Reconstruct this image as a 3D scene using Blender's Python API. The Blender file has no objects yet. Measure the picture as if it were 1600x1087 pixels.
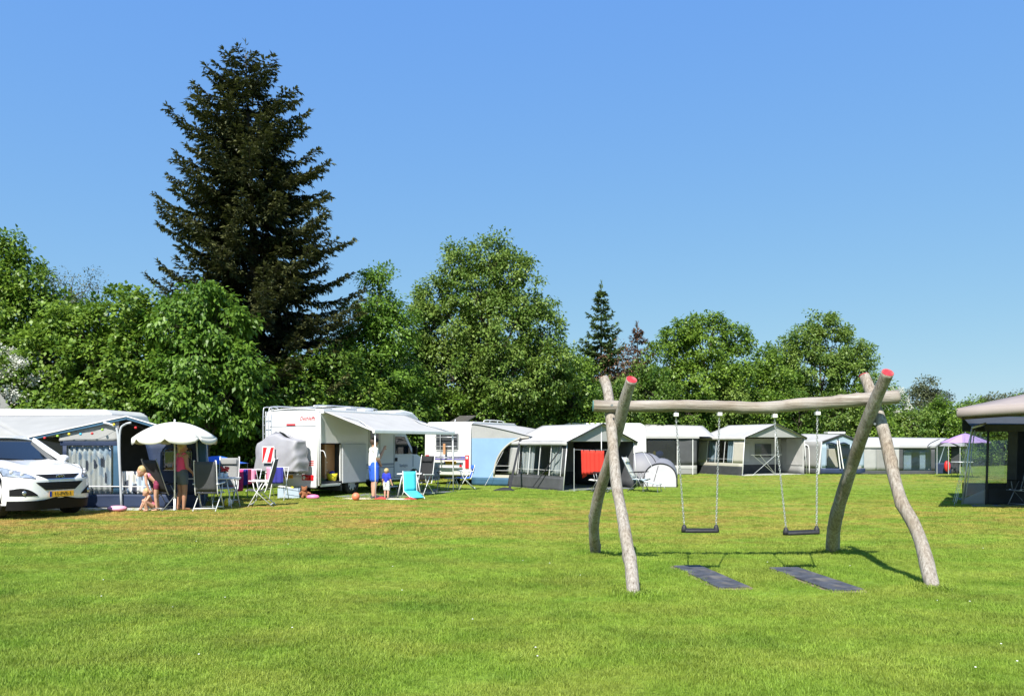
import bpy, bmesh, math, random
import numpy as np
from mathutils import Vector, Matrix, noise as mnoise
R = math.radians
sc = bpy.context.scene
col = sc.collection

# ---------------------------------------------------------------- camera, sky, sun, exposure
FPX, CX, HY, CH = 1200.0, 800.0, 692.0, 1.65     # focal length in px of the 1600 px photo, horizon row, eye height
cam_d = bpy.data.cameras.new('camera')
cam = bpy.data.objects.new('camera', cam_d)
col.objects.link(cam)
cam.location = (0, 0, CH)
cam.rotation_euler = (R(90), 0, 0)
cam_d.sensor_width = 36
cam_d.lens = 36 * FPX / 1600
cam_d.shift_y = (HY - 543.5) / 1600
cam_d.clip_end = 3000
sc.camera = cam

SUN = Vector((-0.56, -1.70, 2.12)).normalized()
world = bpy.data.worlds.new('World')
sc.world = world
world.use_nodes = True
wn = world.node_tree
wn.nodes.clear()
wo = wn.nodes.new('ShaderNodeOutputWorld')
wb = wn.nodes.new('ShaderNodeBackground')
ws = wn.nodes.new('ShaderNodeTexSky')
ws.sky_type = 'NISHITA'
ws.sun_disc = False
ws.sun_elevation = math.asin(SUN.z)
ws.sun_rotation = math.atan2(SUN.x, SUN.y)
ws.altitude = 0
ws.air_density = 1.0
ws.dust_density = 0.15
ws.ozone_density = 5.0
wb.inputs['Strength'].default_value = 0.125
# one colour grade for the whole sky: the clear, saturated blue of the photograph's film response
sep = wn.nodes.new('ShaderNodeSeparateColor'); com = wn.nodes.new('ShaderNodeCombineColor')
wn.links.new(ws.outputs[0], sep.inputs[0])
for ch, (p_, a_) in enumerate(((.60, .488), (.42, .640), (.0, .86))):
    m1 = wn.nodes.new('ShaderNodeMath'); m1.operation = 'MULTIPLY'; m1.inputs[1].default_value = .183
    m2 = wn.nodes.new('ShaderNodeMath'); m2.operation = 'POWER'; m2.inputs[1].default_value = p_
    m3 = wn.nodes.new('ShaderNodeMath'); m3.operation = 'MULTIPLY'; m3.inputs[1].default_value = a_ * 4.287
    wn.links.new(sep.outputs[ch], m1.inputs[0]); wn.links.new(m1.outputs[0], m2.inputs[0]); wn.links.new(m2.outputs[0], m3.inputs[0]); wn.links.new(m3.outputs[0], com.inputs[ch])
wn.links.new(com.outputs[0], wb.inputs[0])
wn.links.new(wb.outputs[0], wo.inputs[0])

sl = bpy.data.lights.new('sun', 'SUN')
sl.energy = 4.7
sl.angle = R(0.5)
sl.color = (1.0, 0.955, 0.88)
sun = bpy.data.objects.new('sun', sl)
col.objects.link(sun)
sun.rotation_euler = SUN.to_track_quat('Z', 'Y').to_euler()
sun.location = (-15, -40, 60)

sc.view_settings.view_transform = 'Standard'
sc.view_settings.look = 'None'
sc.view_settings.gamma = 1
sc.view_settings.use_curve_mapping = False
sc.view_settings.exposure = 0.9
sc.render.engine = 'CYCLES'

# ---------------------------------------------------------------- helpers
rnd = random.Random(11)
rng = np.random.default_rng(5)

def P(px, py, d):
    return Vector(((px - CX) / FPX * d, d, CH + (HY - py) / FPX * d))
def G(px, d, z=0.0):
    return Vector(((px - CX) / FPX * d, d, z))
V = Vector

MAT = {}
def mk(name, c, rough=0.6, metal=0.0, var=0.12, scale=6.0, bump=0.0, bscale=60.0, spec=0.5, coat=0.0, dirt=None, dscale=1.5, stretch=None):
    m = bpy.data.materials.new(name)
    m.use_nodes = True
    nt = m.node_tree
    b = nt.nodes['Principled BSDF']
    b.inputs['Roughness'].default_value = rough
    b.inputs['Metallic'].default_value = metal
    b.inputs['Specular IOR Level'].default_value = spec
    if coat: b.inputs['Coat Weight'].default_value = coat; b.inputs['Coat Roughness'].default_value = 0.05
    tc = nt.nodes.new('ShaderNodeTexCoord')
    vec = tc.outputs['Object']
    if stretch:
        mp = nt.nodes.new('ShaderNodeMapping'); mp.inputs['Scale'].default_value = stretch
        nt.links.new(vec, mp.inputs[0]); vec = mp.outputs[0]
    n = nt.nodes.new('ShaderNodeTexNoise')
    n.inputs['Scale'].default_value = scale; n.inputs['Detail'].default_value = 6
    nt.links.new(vec, n.inputs['Vector'])
    r = nt.nodes.new('ShaderNodeValToRGB')
    lo = [max(0, x * (1 - var)) for x in c[:3]] + [1]
    hi = [min(1, x * (1 + var)) for x in c[:3]] + [1]
    r.color_ramp.elements[0].position = 0.3; r.color_ramp.elements[0].color = lo
    r.color_ramp.elements[1].position = 0.7; r.color_ramp.elements[1].color = hi
    nt.links.new(n.outputs['Fac'], r.inputs[0])
    out = r.outputs[0]
    if dirt:
        n3 = nt.nodes.new('ShaderNodeTexNoise'); n3.inputs['Scale'].default_value = dscale; n3.inputs['Detail'].default_value = 8
        nt.links.new(vec, n3.inputs['Vector'])
        mr = nt.nodes.new('ShaderNodeMapRange'); mr.inputs[1].default_value = 0.5; mr.inputs[2].default_value = 0.72; mr.inputs[4].default_value = 0.6
        nt.links.new(n3.outputs['Fac'], mr.inputs[0])
        mx = nt.nodes.new('ShaderNodeMix'); mx.data_type = 'RGBA'
        nt.links.new(mr.outputs[0], mx.inputs[0]); nt.links.new(out, mx.inputs[6]); mx.inputs[7].default_value = list(dirt) + [1]
        out = mx.outputs[2]
    nt.links.new(out, b.inputs['Base Color'])
    if bump:
        n2 = nt.nodes.new('ShaderNodeTexNoise'); n2.inputs['Scale'].default_value = bscale; n2.inputs['Detail'].default_value = 4
        nt.links.new(vec, n2.inputs['Vector'])
        bp = nt.nodes.new('ShaderNodeBump'); bp.inputs['Strength'].default_value = bump; bp.inputs['Distance'].default_value = 0.02
        nt.links.new(n2.outputs['Fac'], bp.inputs['Height'])
        nt.links.new(bp.outputs[0], b.inputs['Normal'])
    MAT[name] = m
    return m

def mk_clear(name, tint=(0.75, 0.78, 0.78), refl=0.16, rough=0.06):
    m = bpy.data.materials.new(name); m.use_nodes = True
    nt = m.node_tree; nt.nodes.clear()
    o = nt.nodes.new('ShaderNodeOutputMaterial')
    t = nt.nodes.new('ShaderNodeBsdfTransparent'); t.inputs[0].default_value = list(tint) + [1]
    g = nt.nodes.new('ShaderNodeBsdfGlossy'); g.inputs['Roughness'].default_value = rough
    n = nt.nodes.new('ShaderNodeTexNoise'); n.inputs['Scale'].default_value = 5
    bp = nt.nodes.new('ShaderNodeBump'); bp.inputs['Strength'].default_value = 0.12; bp.inputs['Distance'].default_value = 0.03
    tc = nt.nodes.new('ShaderNodeTexCoord')
    nt.links.new(tc.outputs['Object'], n.inputs['Vector']); nt.links.new(n.outputs['Fac'], bp.inputs['Height']); nt.links.new(bp.outputs[0], g.inputs['Normal'])
    mx = nt.nodes.new('ShaderNodeMixShader'); mx.inputs[0].default_value = refl
    nt.links.new(t.outputs[0], mx.inputs[1]); nt.links.new(g.outputs[0], mx.inputs[2]); nt.links.new(mx.outputs[0], o.inputs[0])
    MAT[name] = m
    return m

def tag(o, label=None, cat=None, group=None, kind=None):
    if label: o['label'] = label
    if cat: o['category'] = cat
    if group: o['group'] = group
    if kind: o['kind'] = kind
    return o

MTX = {}
def thing(name, label, cat, loc, rotz=0.0, group=None):
    o = bpy.data.objects.new(name, None)
    col.objects.link(o)
    o.empty_display_size = 0.2
    o.location = loc; o.rotation_euler = (0, 0, rotz)
    tag(o, label, cat, group)
    MTX[o.name] = Matrix.Translation(Vector(loc)) @ Matrix.Rotation(rotz, 4, 'Z')
    return o

class MB:
    def __init__(s): s.v = []; s.f = []
    def add(s, vs, fs):
        k = len(s.v); s.v += [Vector(p) for p in vs]; s.f += [tuple(i + k for i in f) for f in fs]; return s
    def box(s, c, size, rot=None):
        c = Vector(c); hx, hy, hz = [q / 2 for q in size]
        vs = []
        for x in (-hx, hx):
            for y in (-hy, hy):
                for z in (-hz, hz):
                    p = Vector((x, y, z))
                    if rot is not None: p = rot @ p
                    vs.append(c + p)
        return s.add(vs, [(0, 1, 3, 2), (4, 6, 7, 5), (0, 4, 5, 1), (2, 3, 7, 6), (0, 2, 6, 4), (1, 5, 7, 3)])
    def bar(s, a, b, w, h, up=(0, 0, 1)):
        a = Vector(a); b = Vector(b); d = (b - a); L = d.length; d.normalize()
        u = Vector(up)
        if abs(d.dot(u)) > 0.98: u = Vector((0, 1, 0))
        y = u.cross(d).normalized(); z = d.cross(y)
        return s.box((a + b) / 2, (L, w, h), Matrix((d, y, z)).transposed())
    def tube(s, pts, r, n=8, cap=True):
        pts = [Vector(p) for p in pts]
        m = len(pts)
        rs = r if isinstance(r, (list, tuple)) else [r] * m
        k = len(s.v); up = None
        for i, p in enumerate(pts):
            t = (pts[min(i + 1, m - 1)] - pts[max(i - 1, 0)]).normalized()
            if up is None:
                up = Vector((0, 0, 1)) if abs(t.z) < 0.9 else Vector((1, 0, 0))
            x = (up - t * up.dot(t)).normalized(); y = t.cross(x); up = x
            for j in range(n):
                a = 2 * math.pi * j / n
                s.v.append(p + (x * math.cos(a) + y * math.sin(a)) * rs[i])
        for i in range(m - 1):
            for j in range(n):
                s.f.append((k + i * n + j, k + i * n + (j + 1) % n, k + (i + 1) * n + (j + 1) % n, k + (i + 1) * n + j))
        if cap:
            s.f.append(tuple(k + j for j in reversed(range(n))))
            s.f.append(tuple(k + (m - 1) * n + j for j in range(n)))
        return s
    def slab(s, pts, t, nrm=None):
        pts = [Vector(p) for p in pts]
        if nrm is None:
            nrm = Vector((0, 0, 0))
            for i in range(len(pts)):
                a = pts[i]; b = pts[(i + 1) % len(pts)]
                nrm += a.cross(b)
            nrm.normalize()
        nrm = Vector(nrm); n = len(pts)
        return s.add([p + nrm * t / 2 for p in pts] + [p - nrm * t / 2 for p in pts],
                     [tuple(range(n)), tuple(reversed(range(n, 2 * n)))] + [(i, i + n, (i + 1) % n + n, (i + 1) % n) for i in range(n)])
    def prism(s, prof, y0, y1):     # prof in (x, z), extruded along y
        n = len(prof)
        return s.add([(x, y0, z) for x, z in prof] + [(x, y1, z) for x, z in prof],
                     [tuple(range(n)), tuple(reversed(range(n, 2 * n)))] + [(i, i + n, (i + 1) % n + n, (i + 1) % n) for i in range(n)])
    def lathe(s, prof, c=(0, 0, 0), n=16, axis='z'):
        c = Vector(c); k = len(s.v); m = len(prof)
        for r, z in prof:
            for j in range(n):
                a = 2 * math.pi * j / n
                p = Vector((r * math.cos(a), r * math.sin(a), z))
                if axis == 'y': p = Vector((p.x, p.z, p.y))
                if axis == 'x': p = Vector((p.z, p.x, p.y))
                s.v.append(c + p)
        for i in range(m - 1):
            for j in range(n):
                s.f.append((k + i * n + j, k + i * n + (j + 1) % n, k + (i + 1) * n + (j + 1) % n, k + (i + 1) * n + j))
        return s
    def ell(s, c, rad, n=14, m=9):
        c = Vector(c)
        prof = [(max(1e-4, math.sin(math.pi * i / m)), -math.cos(math.pi * i / m)) for i in range(m + 1)]
        k = len(s.v)
        s.lathe(prof, (0, 0, 0), n)
        for i in range(k, len(s.v)):
            p = s.v[i]; s.v[i] = c + Vector((p.x * rad[0], p.y * rad[1], p.z * rad[2]))
        return s
    def sheet(s, a, b, c, d, nx=8, ny=6, wob=0.0, sag=0.0, fold=0.0, nf=8, seed=0.0, wscale=1.6):
        # bilinear patch: a-b along the bottom, d-c along the top
        a, b, c, d = [Vector(q) for q in (a, b, c, d)]
        nrm = (b - a).cross(d - a)
        if nrm.length < 1e-9: nrm = (c - a).cross(d - a)
        nrm.normalize(); k = len(s.v)
        for j in range(ny + 1):
            v = j / ny
            for i in range(nx + 1):
                u = i / nx
                p = a * (1 - u) * (1 - v) + b * u * (1 - v) + c * u * v + d * (1 - u) * v
                e = min(u, 1 - u, v, 1 - v) * 6; e = min(1, e)
                if wob: p = p + nrm * wob * e * mnoise.noise(p * wscale + Vector((seed, seed * 1.7, seed * .3)))
                if sag: p.z -= sag * math.sin(math.pi * u) * math.sin(math.pi * v)
                if fold: p = p + nrm * fold * math.sin(u * nf * 2 * math.pi + 1.3 * math.sin(5 * u + seed))
                s.v.append(p)
        w = nx + 1
        for j in range(ny):
            for i in range(nx):
                s.f.append((k + j * w + i, k + j * w + i + 1, k + (j + 1) * w + i + 1, k + (j + 1) * w + i))
        return s
    def grid(s, fn, nu, nv):
        k = len(s.v)
        for j in range(nv + 1):
            for i in range(nu + 1):
                s.v.append(Vector(fn(i / nu, j / nv)))
        w = nu + 1
        for j in range(nv):
            for i in range(nu):
                s.f.append((k + j * w + i, k + j * w + i + 1, k + (j + 1) * w + i + 1, k + (j + 1) * w + i))
        return s
    def build(s, name, mat, parent=None, world=False, smooth=False, bevel=0.0, origin=None, bseg=2, thick=0.0):
        vs = s.v
        if world and parent is not None:
            M = MTX[parent.name].inverted()
            vs = [M @ p for p in vs]
        if origin is not None:
            vs = [p - Vector(origin) for p in vs]
        me = bpy.data.meshes.new(name)
        me.from_pydata([tuple(p) for p in vs], [], s.f)
        bm = bmesh.new(); bm.from_mesh(me)
        bmesh.ops.recalc_face_normals(bm, faces=bm.faces)
        if bevel:
            es = [e for e in bm.edges if len(e.link_faces) == 2 and e.calc_face_angle(0) > 0.5]
            bmesh.ops.bevel(bm, geom=es, offset=bevel, segments=bseg, affect='EDGES', profile=0.6, clamp_overlap=True)
        if smooth:
            for f in bm.faces: f.smooth = True
        bm.to_mesh(me); bm.free()
        if isinstance(mat, str): mat = MAT[mat]
        me.materials.append(mat)
        o = bpy.data.objects.new(name, me)
        col.objects.link(o)
        if parent is not None:
            o.parent = parent
            if parent.name in MTX and parent.type == 'MESH': pass
        if origin is not None: o.location = origin
        if thick:
            md = o.modifiers.new('thickness', 'SOLIDIFY'); md.thickness = thick; md.offset = 0
        return o

def sub(parent):     # let a mesh part act as the parent of sub-parts built in the same local frame
    return parent

def spline(pts, n):
    pts = [Vector(p) for p in pts]; out = []
    m = len(pts) - 1
    for i in range(n + 1):
        t = i / n * m; k = min(int(t), m - 1); f = t - k
        p0 = pts[max(k - 1, 0)]; p1 = pts[k]; p2 = pts[k + 1]; p3 = pts[min(k + 2, m)]
        out.append(0.5 * ((2 * p1) + (p2 - p0) * f + (2 * p0 - 5 * p1 + 4 * p2 - p3) * f * f + (3 * p1 - p0 - 3 * p2 + p3) * f ** 3))
    return out

def text_mesh(body, size, shear=0.0, extr=0.002):
    cu = bpy.data.curves.new('lettering', 'FONT')
    cu.body = body; cu.size = size; cu.shear = shear; cu.extrude = extr
    cu.align_x = 'CENTER'; cu.align_y = 'CENTER'; cu.resolution_u = 3
    ob = bpy.data.objects.new('lettering', cu)
    col.objects.link(ob)
    dg = bpy.context.evaluated_depsgraph_get()
    me = bpy.data.meshes.new_from_object(ob.evaluated_get(dg))
    col.objects.unlink(ob); bpy.data.objects.remove(ob)
    return me

def text_part(name, body, size, mat, parent, loc, rot, shear=0.0, bold=0.0):
    me = text_mesh(body, size, shear)
    me.materials.clear(); me.materials.append(MAT[mat])
    o = bpy.data.objects.new(name, me); col.objects.link(o)
    o.parent = parent; o.location = loc; o.rotation_euler = rot
    return o

# ---------------------------------------------------------------- materials
mk('white_body', (0.66, 0.66, 0.645), 0.32, var=0.03, scale=2, coat=0.3)
mk('white_car', (0.80, 0.80, 0.79), 0.22, var=0.02, scale=2, coat=0.8)
mk('white_fabric', (0.385, 0.38, 0.368), 0.85, var=0.06, scale=2.5, bump=0.15, bscale=9)
mk('grey_white_fabric', (0.34, 0.34, 0.33), 0.85, var=0.07, scale=2.5, bump=0.2, bscale=9)
mk('pale_fabric', (0.30, 0.30, 0.29), 0.85, var=0.06, scale=2, bump=0.15, bscale=7)
mk('cream_fabric', (0.44, 0.415, 0.36), 0.85, var=0.05, scale=2, bump=0.12, bscale=8)
mk('mid_grey_fabric', (0.24, 0.24, 0.232), 0.85, var=0.08, scale=2, bump=0.2, bscale=8)
mk('dark_grey_fabric', (0.06, 0.063, 0.068), 0.8, var=0.15, scale=3, bump=0.2, bscale=9)
mk('charcoal_fabric', (0.035, 0.038, 0.042), 0.8, var=0.2, scale=4, bump=0.2, bscale=12)
mk('black_fabric', (0.015, 0.016, 0.018), 0.8, var=0.2, scale=4, bump=0.2, bscale=12)
mk('navy_fabric', (0.014, 0.028, 0.07), 0.7, var=0.2, scale=2, bump=0.3, bscale=6)
mk('teal_blue_fabric', (0.03, 0.09, 0.155), 0.75, var=0.12, scale=2, bump=0.2, bscale=7)
mk('sky_blue_fabric', (0.22, 0.36, 0.56), 0.85, var=0.05, scale=2, bump=0.12, bscale=7)
mk('pale_blue_grey_fabric', (0.27, 0.35, 0.42), 0.8, var=0.08, scale=2, bump=0.2, bscale=7)
mk('silver_grey_fabric', (0.30, 0.295, 0.31), 0.55, var=0.12, scale=2.5, bump=0.35, bscale=6)
mk('taupe_fabric', (0.27, 0.23, 0.215), 0.85, var=0.06, scale=2, bump=0.15, bscale=7)
mk('groundsheet', (0.16, 0.17, 0.19), 0.8, var=0.2, scale=5, bump=0.3, bscale=20)
mk('light_groundsheet', (0.42, 0.42, 0.41), 0.8, var=0.15, scale=5, bump=0.3, bscale=20)
mk('parasol_white', (0.68, 0.655, 0.575), 0.85, var=0.03, scale=2)
mk('lilac_fabric', (0.42, 0.26, 0.52), 0.85, var=0.06, scale=2)
mk('aluminium', (0.62, 0.63, 0.64), 0.38, metal=0.6, var=0.06)
mk('white_metal', (0.74, 0.74, 0.73), 0.4, var=0.04)
mk('grey_metal', (0.25, 0.26, 0.27), 0.4, metal=0.5, var=0.1)
mk('galvanised', (0.55, 0.55, 0.54), 0.42, metal=0.7, var=0.2, scale=30)
mk('black_plastic', (0.008, 0.008, 0.009), 0.6, var=0.2, spec=0.2)
mk('black_rubber', (0.018, 0.018, 0.02), 0.6, var=0.25, scale=20, bump=0.2)
mk('tyre_rubber', (0.014, 0.014, 0.015), 0.75, var=0.2)
mk('dark_glass', (0.012, 0.016, 0.02), 0.04, var=0.0, spec=0.8)
mk('window_grey', (0.05, 0.055, 0.06), 0.08, var=0.1, spec=0.6)
mk('headlamp', (0.45, 0.48, 0.52), 0.12, metal=0.6, var=0.4, scale=14, coat=1.0)
mk('chrome', (0.75, 0.75, 0.76), 0.12, metal=1.0, var=0.02)
mk('red_lens', (0.55, 0.015, 0.02), 0.15, var=0.1, coat=0.8)
mk('white_lens', (0.65, 0.63, 0.6), 0.15, var=0.05, coat=0.8)
mk('plate_yellow', (0.80, 0.42, 0.02), 0.45, var=0.03)
mk('plate_blue', (0.01, 0.04, 0.30), 0.45, var=0.02)
mk('ink_black', (0.008, 0.008, 0.01), 0.5, var=0.0)
mk('ink_red', (0.50, 0.02, 0.025), 0.45, var=0.0)
mk('ink_grey', (0.28, 0.30, 0.34), 0.5, var=0.0)
mk('ink_violet', (0.10, 0.08, 0.42), 0.5, var=0.05)
mk('sign_red', (0.62, 0.02, 0.02), 0.4, var=0.03)
mk('sign_white', (0.75, 0.74, 0.72), 0.4, var=0.03)
mk('cabinet_wood', (0.48, 0.25, 0.12), 0.5, var=0.08, stretch=(1, 1, 6))
mk('grey_side', (0.46, 0.48, 0.50), 0.35, var=0.03, coat=0.2)
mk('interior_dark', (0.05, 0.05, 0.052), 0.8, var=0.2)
mk('red_towel', (0.58, 0.035, 0.02), 0.9, var=0.1, bump=0.4, bscale=70)
mk('pink_towel', (0.72, 0.06, 0.22), 0.9, var=0.12, bump=0.4, bscale=70)
mk('purple_towel', (0.30, 0.10, 0.34), 0.9, var=0.12, bump=0.4, bscale=70)
mk('blue_towel', (0.035, 0.035, 0.26), 0.9, var=0.12, bump=0.4, bscale=70)
mk('teal_seat', (0.06, 0.52, 0.60), 0.75, var=0.06)
mk('bright_blue', (0.03, 0.16, 0.70), 0.6, var=0.06)
mk('royal_blue', (0.02, 0.035, 0.42), 0.85, var=0.08)
mk('shorts_blue', (0.02, 0.10, 0.55), 0.85, var=0.1)
mk('shirt_white', (0.62, 0.61, 0.58), 0.9, var=0.1)
mk('tank_pink', (0.80, 0.075, 0.20), 0.85, var=0.06)
mk('shorts_grey', (0.10, 0.115, 0.125), 0.85, var=0.1)
mk('swim_maroon', (0.20, 0.02, 0.06), 0.8, var=0.2)
mk('swim_pink', (0.75, 0.22, 0.32), 0.8, var=0.2)
mk('pattern_shorts', (0.55, 0.58, 0.55), 0.9, var=0.5, scale=22)
mk('skin', (0.50, 0.28, 0.19), 0.55, var=0.06, scale=6)
mk('skin_tanned', (0.38, 0.19, 0.115), 0.55, var=0.06, scale=6)
mk('hair_blond', (0.44, 0.32, 0.15), 0.6, var=0.3, scale=25, stretch=(1, 1, 0.3))
mk('hair_dark', (0.07, 0.045, 0.03), 0.6, var=0.3, scale=25)
mk('cap_black', (0.015, 0.015, 0.018), 0.7, var=0.2)
mk('shoe_dark', (0.03, 0.03, 0.035), 0.6, var=0.3)
mk('orange_ball', (0.80, 0.20, 0.10), 0.5, var=0.08, scale=12)
mk('yellow_plastic', (0.85, 0.68, 0.03), 0.4, var=0.03)
mk('white_plastic', (0.75, 0.75, 0.74), 0.4, var=0.03)
mk('pink_plastic', (0.80, 0.20, 0.40), 0.45, var=0.05)
mk('pale_pink', (0.80, 0.36, 0.50), 0.6, var=0.05)
mk('box_plastic', (0.42, 0.50, 0.58), 0.3, var=0.08)
mk('plush_brown', (0.26, 0.10, 0.04), 0.95, var=0.3, scale=30, bump=0.6)
mk('mat_cream', (0.62, 0.55, 0.47), 0.9, var=0.1)
mk('mat_red', (0.45, 0.06, 0.05), 0.9, var=0.1)
mk('leaf_green', (0.06, 0.12, 0.03), 0.6, var=0.2)
mk('lime_plastic', (0.35, 0.60, 0.05), 0.4, var=0.05)
mk('cyan_plastic', (0.05, 0.45, 0.72), 0.4, var=0.05)
mk('red_plastic', (0.65, 0.03, 0.03), 0.4, var=0.05)
mk('inflatable_blue', (0.03, 0.32, 0.75), 0.35, var=0.05)
mk('log_top_red', (0.46, 0.02, 0.03), 0.7, var=0.25, scale=18, dirt=(0.40, 0.22, 0.19), dscale=9)
mk('log_end_teal', (0.08, 0.22, 0.20), 0.8, var=0.3, scale=15)
mk('solar_panel', (0.10, 0.09, 0.085), 0.25, var=0.2, scale=4)
mk_clear('clear_plastic', (0.86, 0.88, 0.88), 0.055, 0.05)
mk_clear('smoked_plastic', (0.30, 0.32, 0.33), 0.10, 0.08)
mk_clear('mesh_screen', (0.45, 0.46, 0.47), 0.06, 0.5)

def stripes(name, cols, axis=0, freq=20.0, rough=0.85):
    m = bpy.data.materials.new(name); m.use_nodes = True
    nt = m.node_tree; b = nt.nodes['Principled BSDF']; b.inputs['Roughness'].default_value = rough
    tc = nt.nodes.new('ShaderNodeTexCoord'); sp = nt.nodes.new('ShaderNodeSeparateXYZ')
    nt.links.new(tc.outputs['Object'], sp.inputs[0])
    mu = nt.nodes.new('ShaderNodeMath'); mu.operation = 'MULTIPLY'; mu.inputs[1].default_value = freq
    nt.links.new(sp.outputs[axis], mu.inputs[0])
    fr = nt.nodes.new('ShaderNodeMath'); fr.operation = 'FRACT'
    nt.links.new(mu.outputs[0], fr.inputs[0])
    r = nt.nodes.new('ShaderNodeValToRGB'); r.color_ramp.interpolation = 'CONSTANT'
    e = r.color_ramp.elements
    while len(e) < len(cols): e.new(0.5)
    for i, c in enumerate(cols):
        e[i].position = i / len(cols); e[i].color = list(c) + [1]
    nt.links.new(fr.outputs[0], r.inputs[0]); nt.links.new(r.outputs[0], b.inputs['Base Color'])
    MAT[name] = m
    return m
stripes('deck_stripe', [(.62, .62, .6), (.45, .5, .3), (.62, .62, .6), (.6, .5, .22), (.62, .62, .6), (.3, .4, .5)], 1, 4.5)
stripes('dark_stripe', [(.02, .02, .025), (.03, .03, .035), (.55, .55, .55), (.02, .02, .025), (.12, .12, .13)], 1, 3.2)
stripes('pale_stripe', [(.55, .55, .53), (.4, .42, .45)], 1, 9.0)

def curtain_mat(name):
    m = bpy.data.materials.new(name); m.use_nodes = True
    nt = m.node_tree; b = nt.nodes['Principled BSDF']; b.inputs['Roughness'].default_value = 0.9
    tc = nt.nodes.new('ShaderNodeTexCoord'); mp = nt.nodes.new('ShaderNodeMapping')
    nt.links.new(tc.outputs['Object'], mp.inputs[0]); mp.inputs['Scale'].default_value = (10, 10, 4.5)
    vo = nt.nodes.new('ShaderNodeTexVoronoi'); vo.inputs['Scale'].default_value = 1.0; vo.distance = 'CHEBYCHEV'
    nt.links.new(mp.outputs[0], vo.inputs['Vector'])
    sp = nt.nodes.new('ShaderNodeSeparateColor'); nt.links.new(vo.outputs['Color'], sp.inputs[0])
    r = nt.nodes.new('ShaderNodeValToRGB'); r.color_ramp.interpolation = 'CONSTANT'
    cs = [(0, (.62, .62, .6)), (.34, (.40, .47, .55)), (.52, (.55, .54, .50)), (.70, (.20, .28, .40)), (.80, (.62, .62, .62)), (.92, (.06, .07, .10))]
    e = r.color_ramp.elements
    while len(e) < len(cs): e.new(0.5)
    for i, (p, c) in enumerate(cs): e[i].position = p; e[i].color = list(c) + [1]
    nt.links.new(sp.outputs[0], r.inputs[0]); nt.links.new(r.outputs[0], b.inputs['Base Color'])
    MAT[name] = m
curtain_mat('patterned_curtain')

def wood_mat(name, stretch):
    m = bpy.data.materials.new(name); m.use_nodes = True
    nt = m.node_tree; b = nt.nodes['Principled BSDF']; b.inputs['Roughness'].default_value = 0.85
    tc = nt.nodes.new('ShaderNodeTexCoord'); mp = nt.nodes.new('ShaderNodeMapping'); mp.inputs['Scale'].default_value = stretch
    nt.links.new(tc.outputs['Object'], mp.inputs[0])
    n = nt.nodes.new('ShaderNodeTexNoise'); n.inputs['Scale'].default_value = 1; n.inputs['Detail'].default_value = 9; n.inputs['Roughness'].default_value = 0.7
    nt.links.new(mp.outputs[0], n.inputs['Vector'])
    r = nt.nodes.new('ShaderNodeValToRGB')
    e = r.color_ramp.elements; e.new(0.5); e.new(0.62)
    for i, (p, c) in enumerate([(0.29, (.075, .058, .045)), (.38, (.20, .168, .135)), (.50, (.31, .275, .235)), (.70, (.47, .435, .385))]):
        e[i].position = p; e[i].color = list(c) + [1]
    nt.links.new(n.outputs['Fac'], r.inputs[0])
    n2 = nt.nodes.new('ShaderNodeTexNoise'); n2.inputs['Scale'].default_value = 2.2; n2.inputs['Detail'].default_value = 5
    nt.links.new(tc.outputs['Object'], n2.inputs['Vector'])
    mr = nt.nodes.new('ShaderNodeMapRange'); mr.inputs[1].default_value = .42; mr.inputs[2].default_value = .68
    nt.links.new(n2.outputs['Fac'], mr.inputs[0])
    mx = nt.nodes.new('ShaderNodeMix'); mx.data_type = 'RGBA'; mx.blend_type = 'MULTIPLY'
    nt.links.new(mr.outputs[0], mx.inputs[0]); nt.links.new(r.outputs[0], mx.inputs[6]); mx.inputs[7].default_value = (.80, .72, .62, 1)
    nt.links.new(mx.outputs[2], b.inputs['Base Color'])
    bp = nt.nodes.new('ShaderNodeBump'); bp.inputs['Strength'].default_value = 0.9; bp.inputs['Distance'].default_value = 0.02
    nt.links.new(n.outputs['Fac'], bp.inputs['Height']); nt.links.new(bp.outputs[0], b.inputs['Normal'])
    MAT[name] = m
wood_mat('log_upright', (38, 38, 1.3))
wood_mat('log_level', (1.3, 38, 38))

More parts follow.
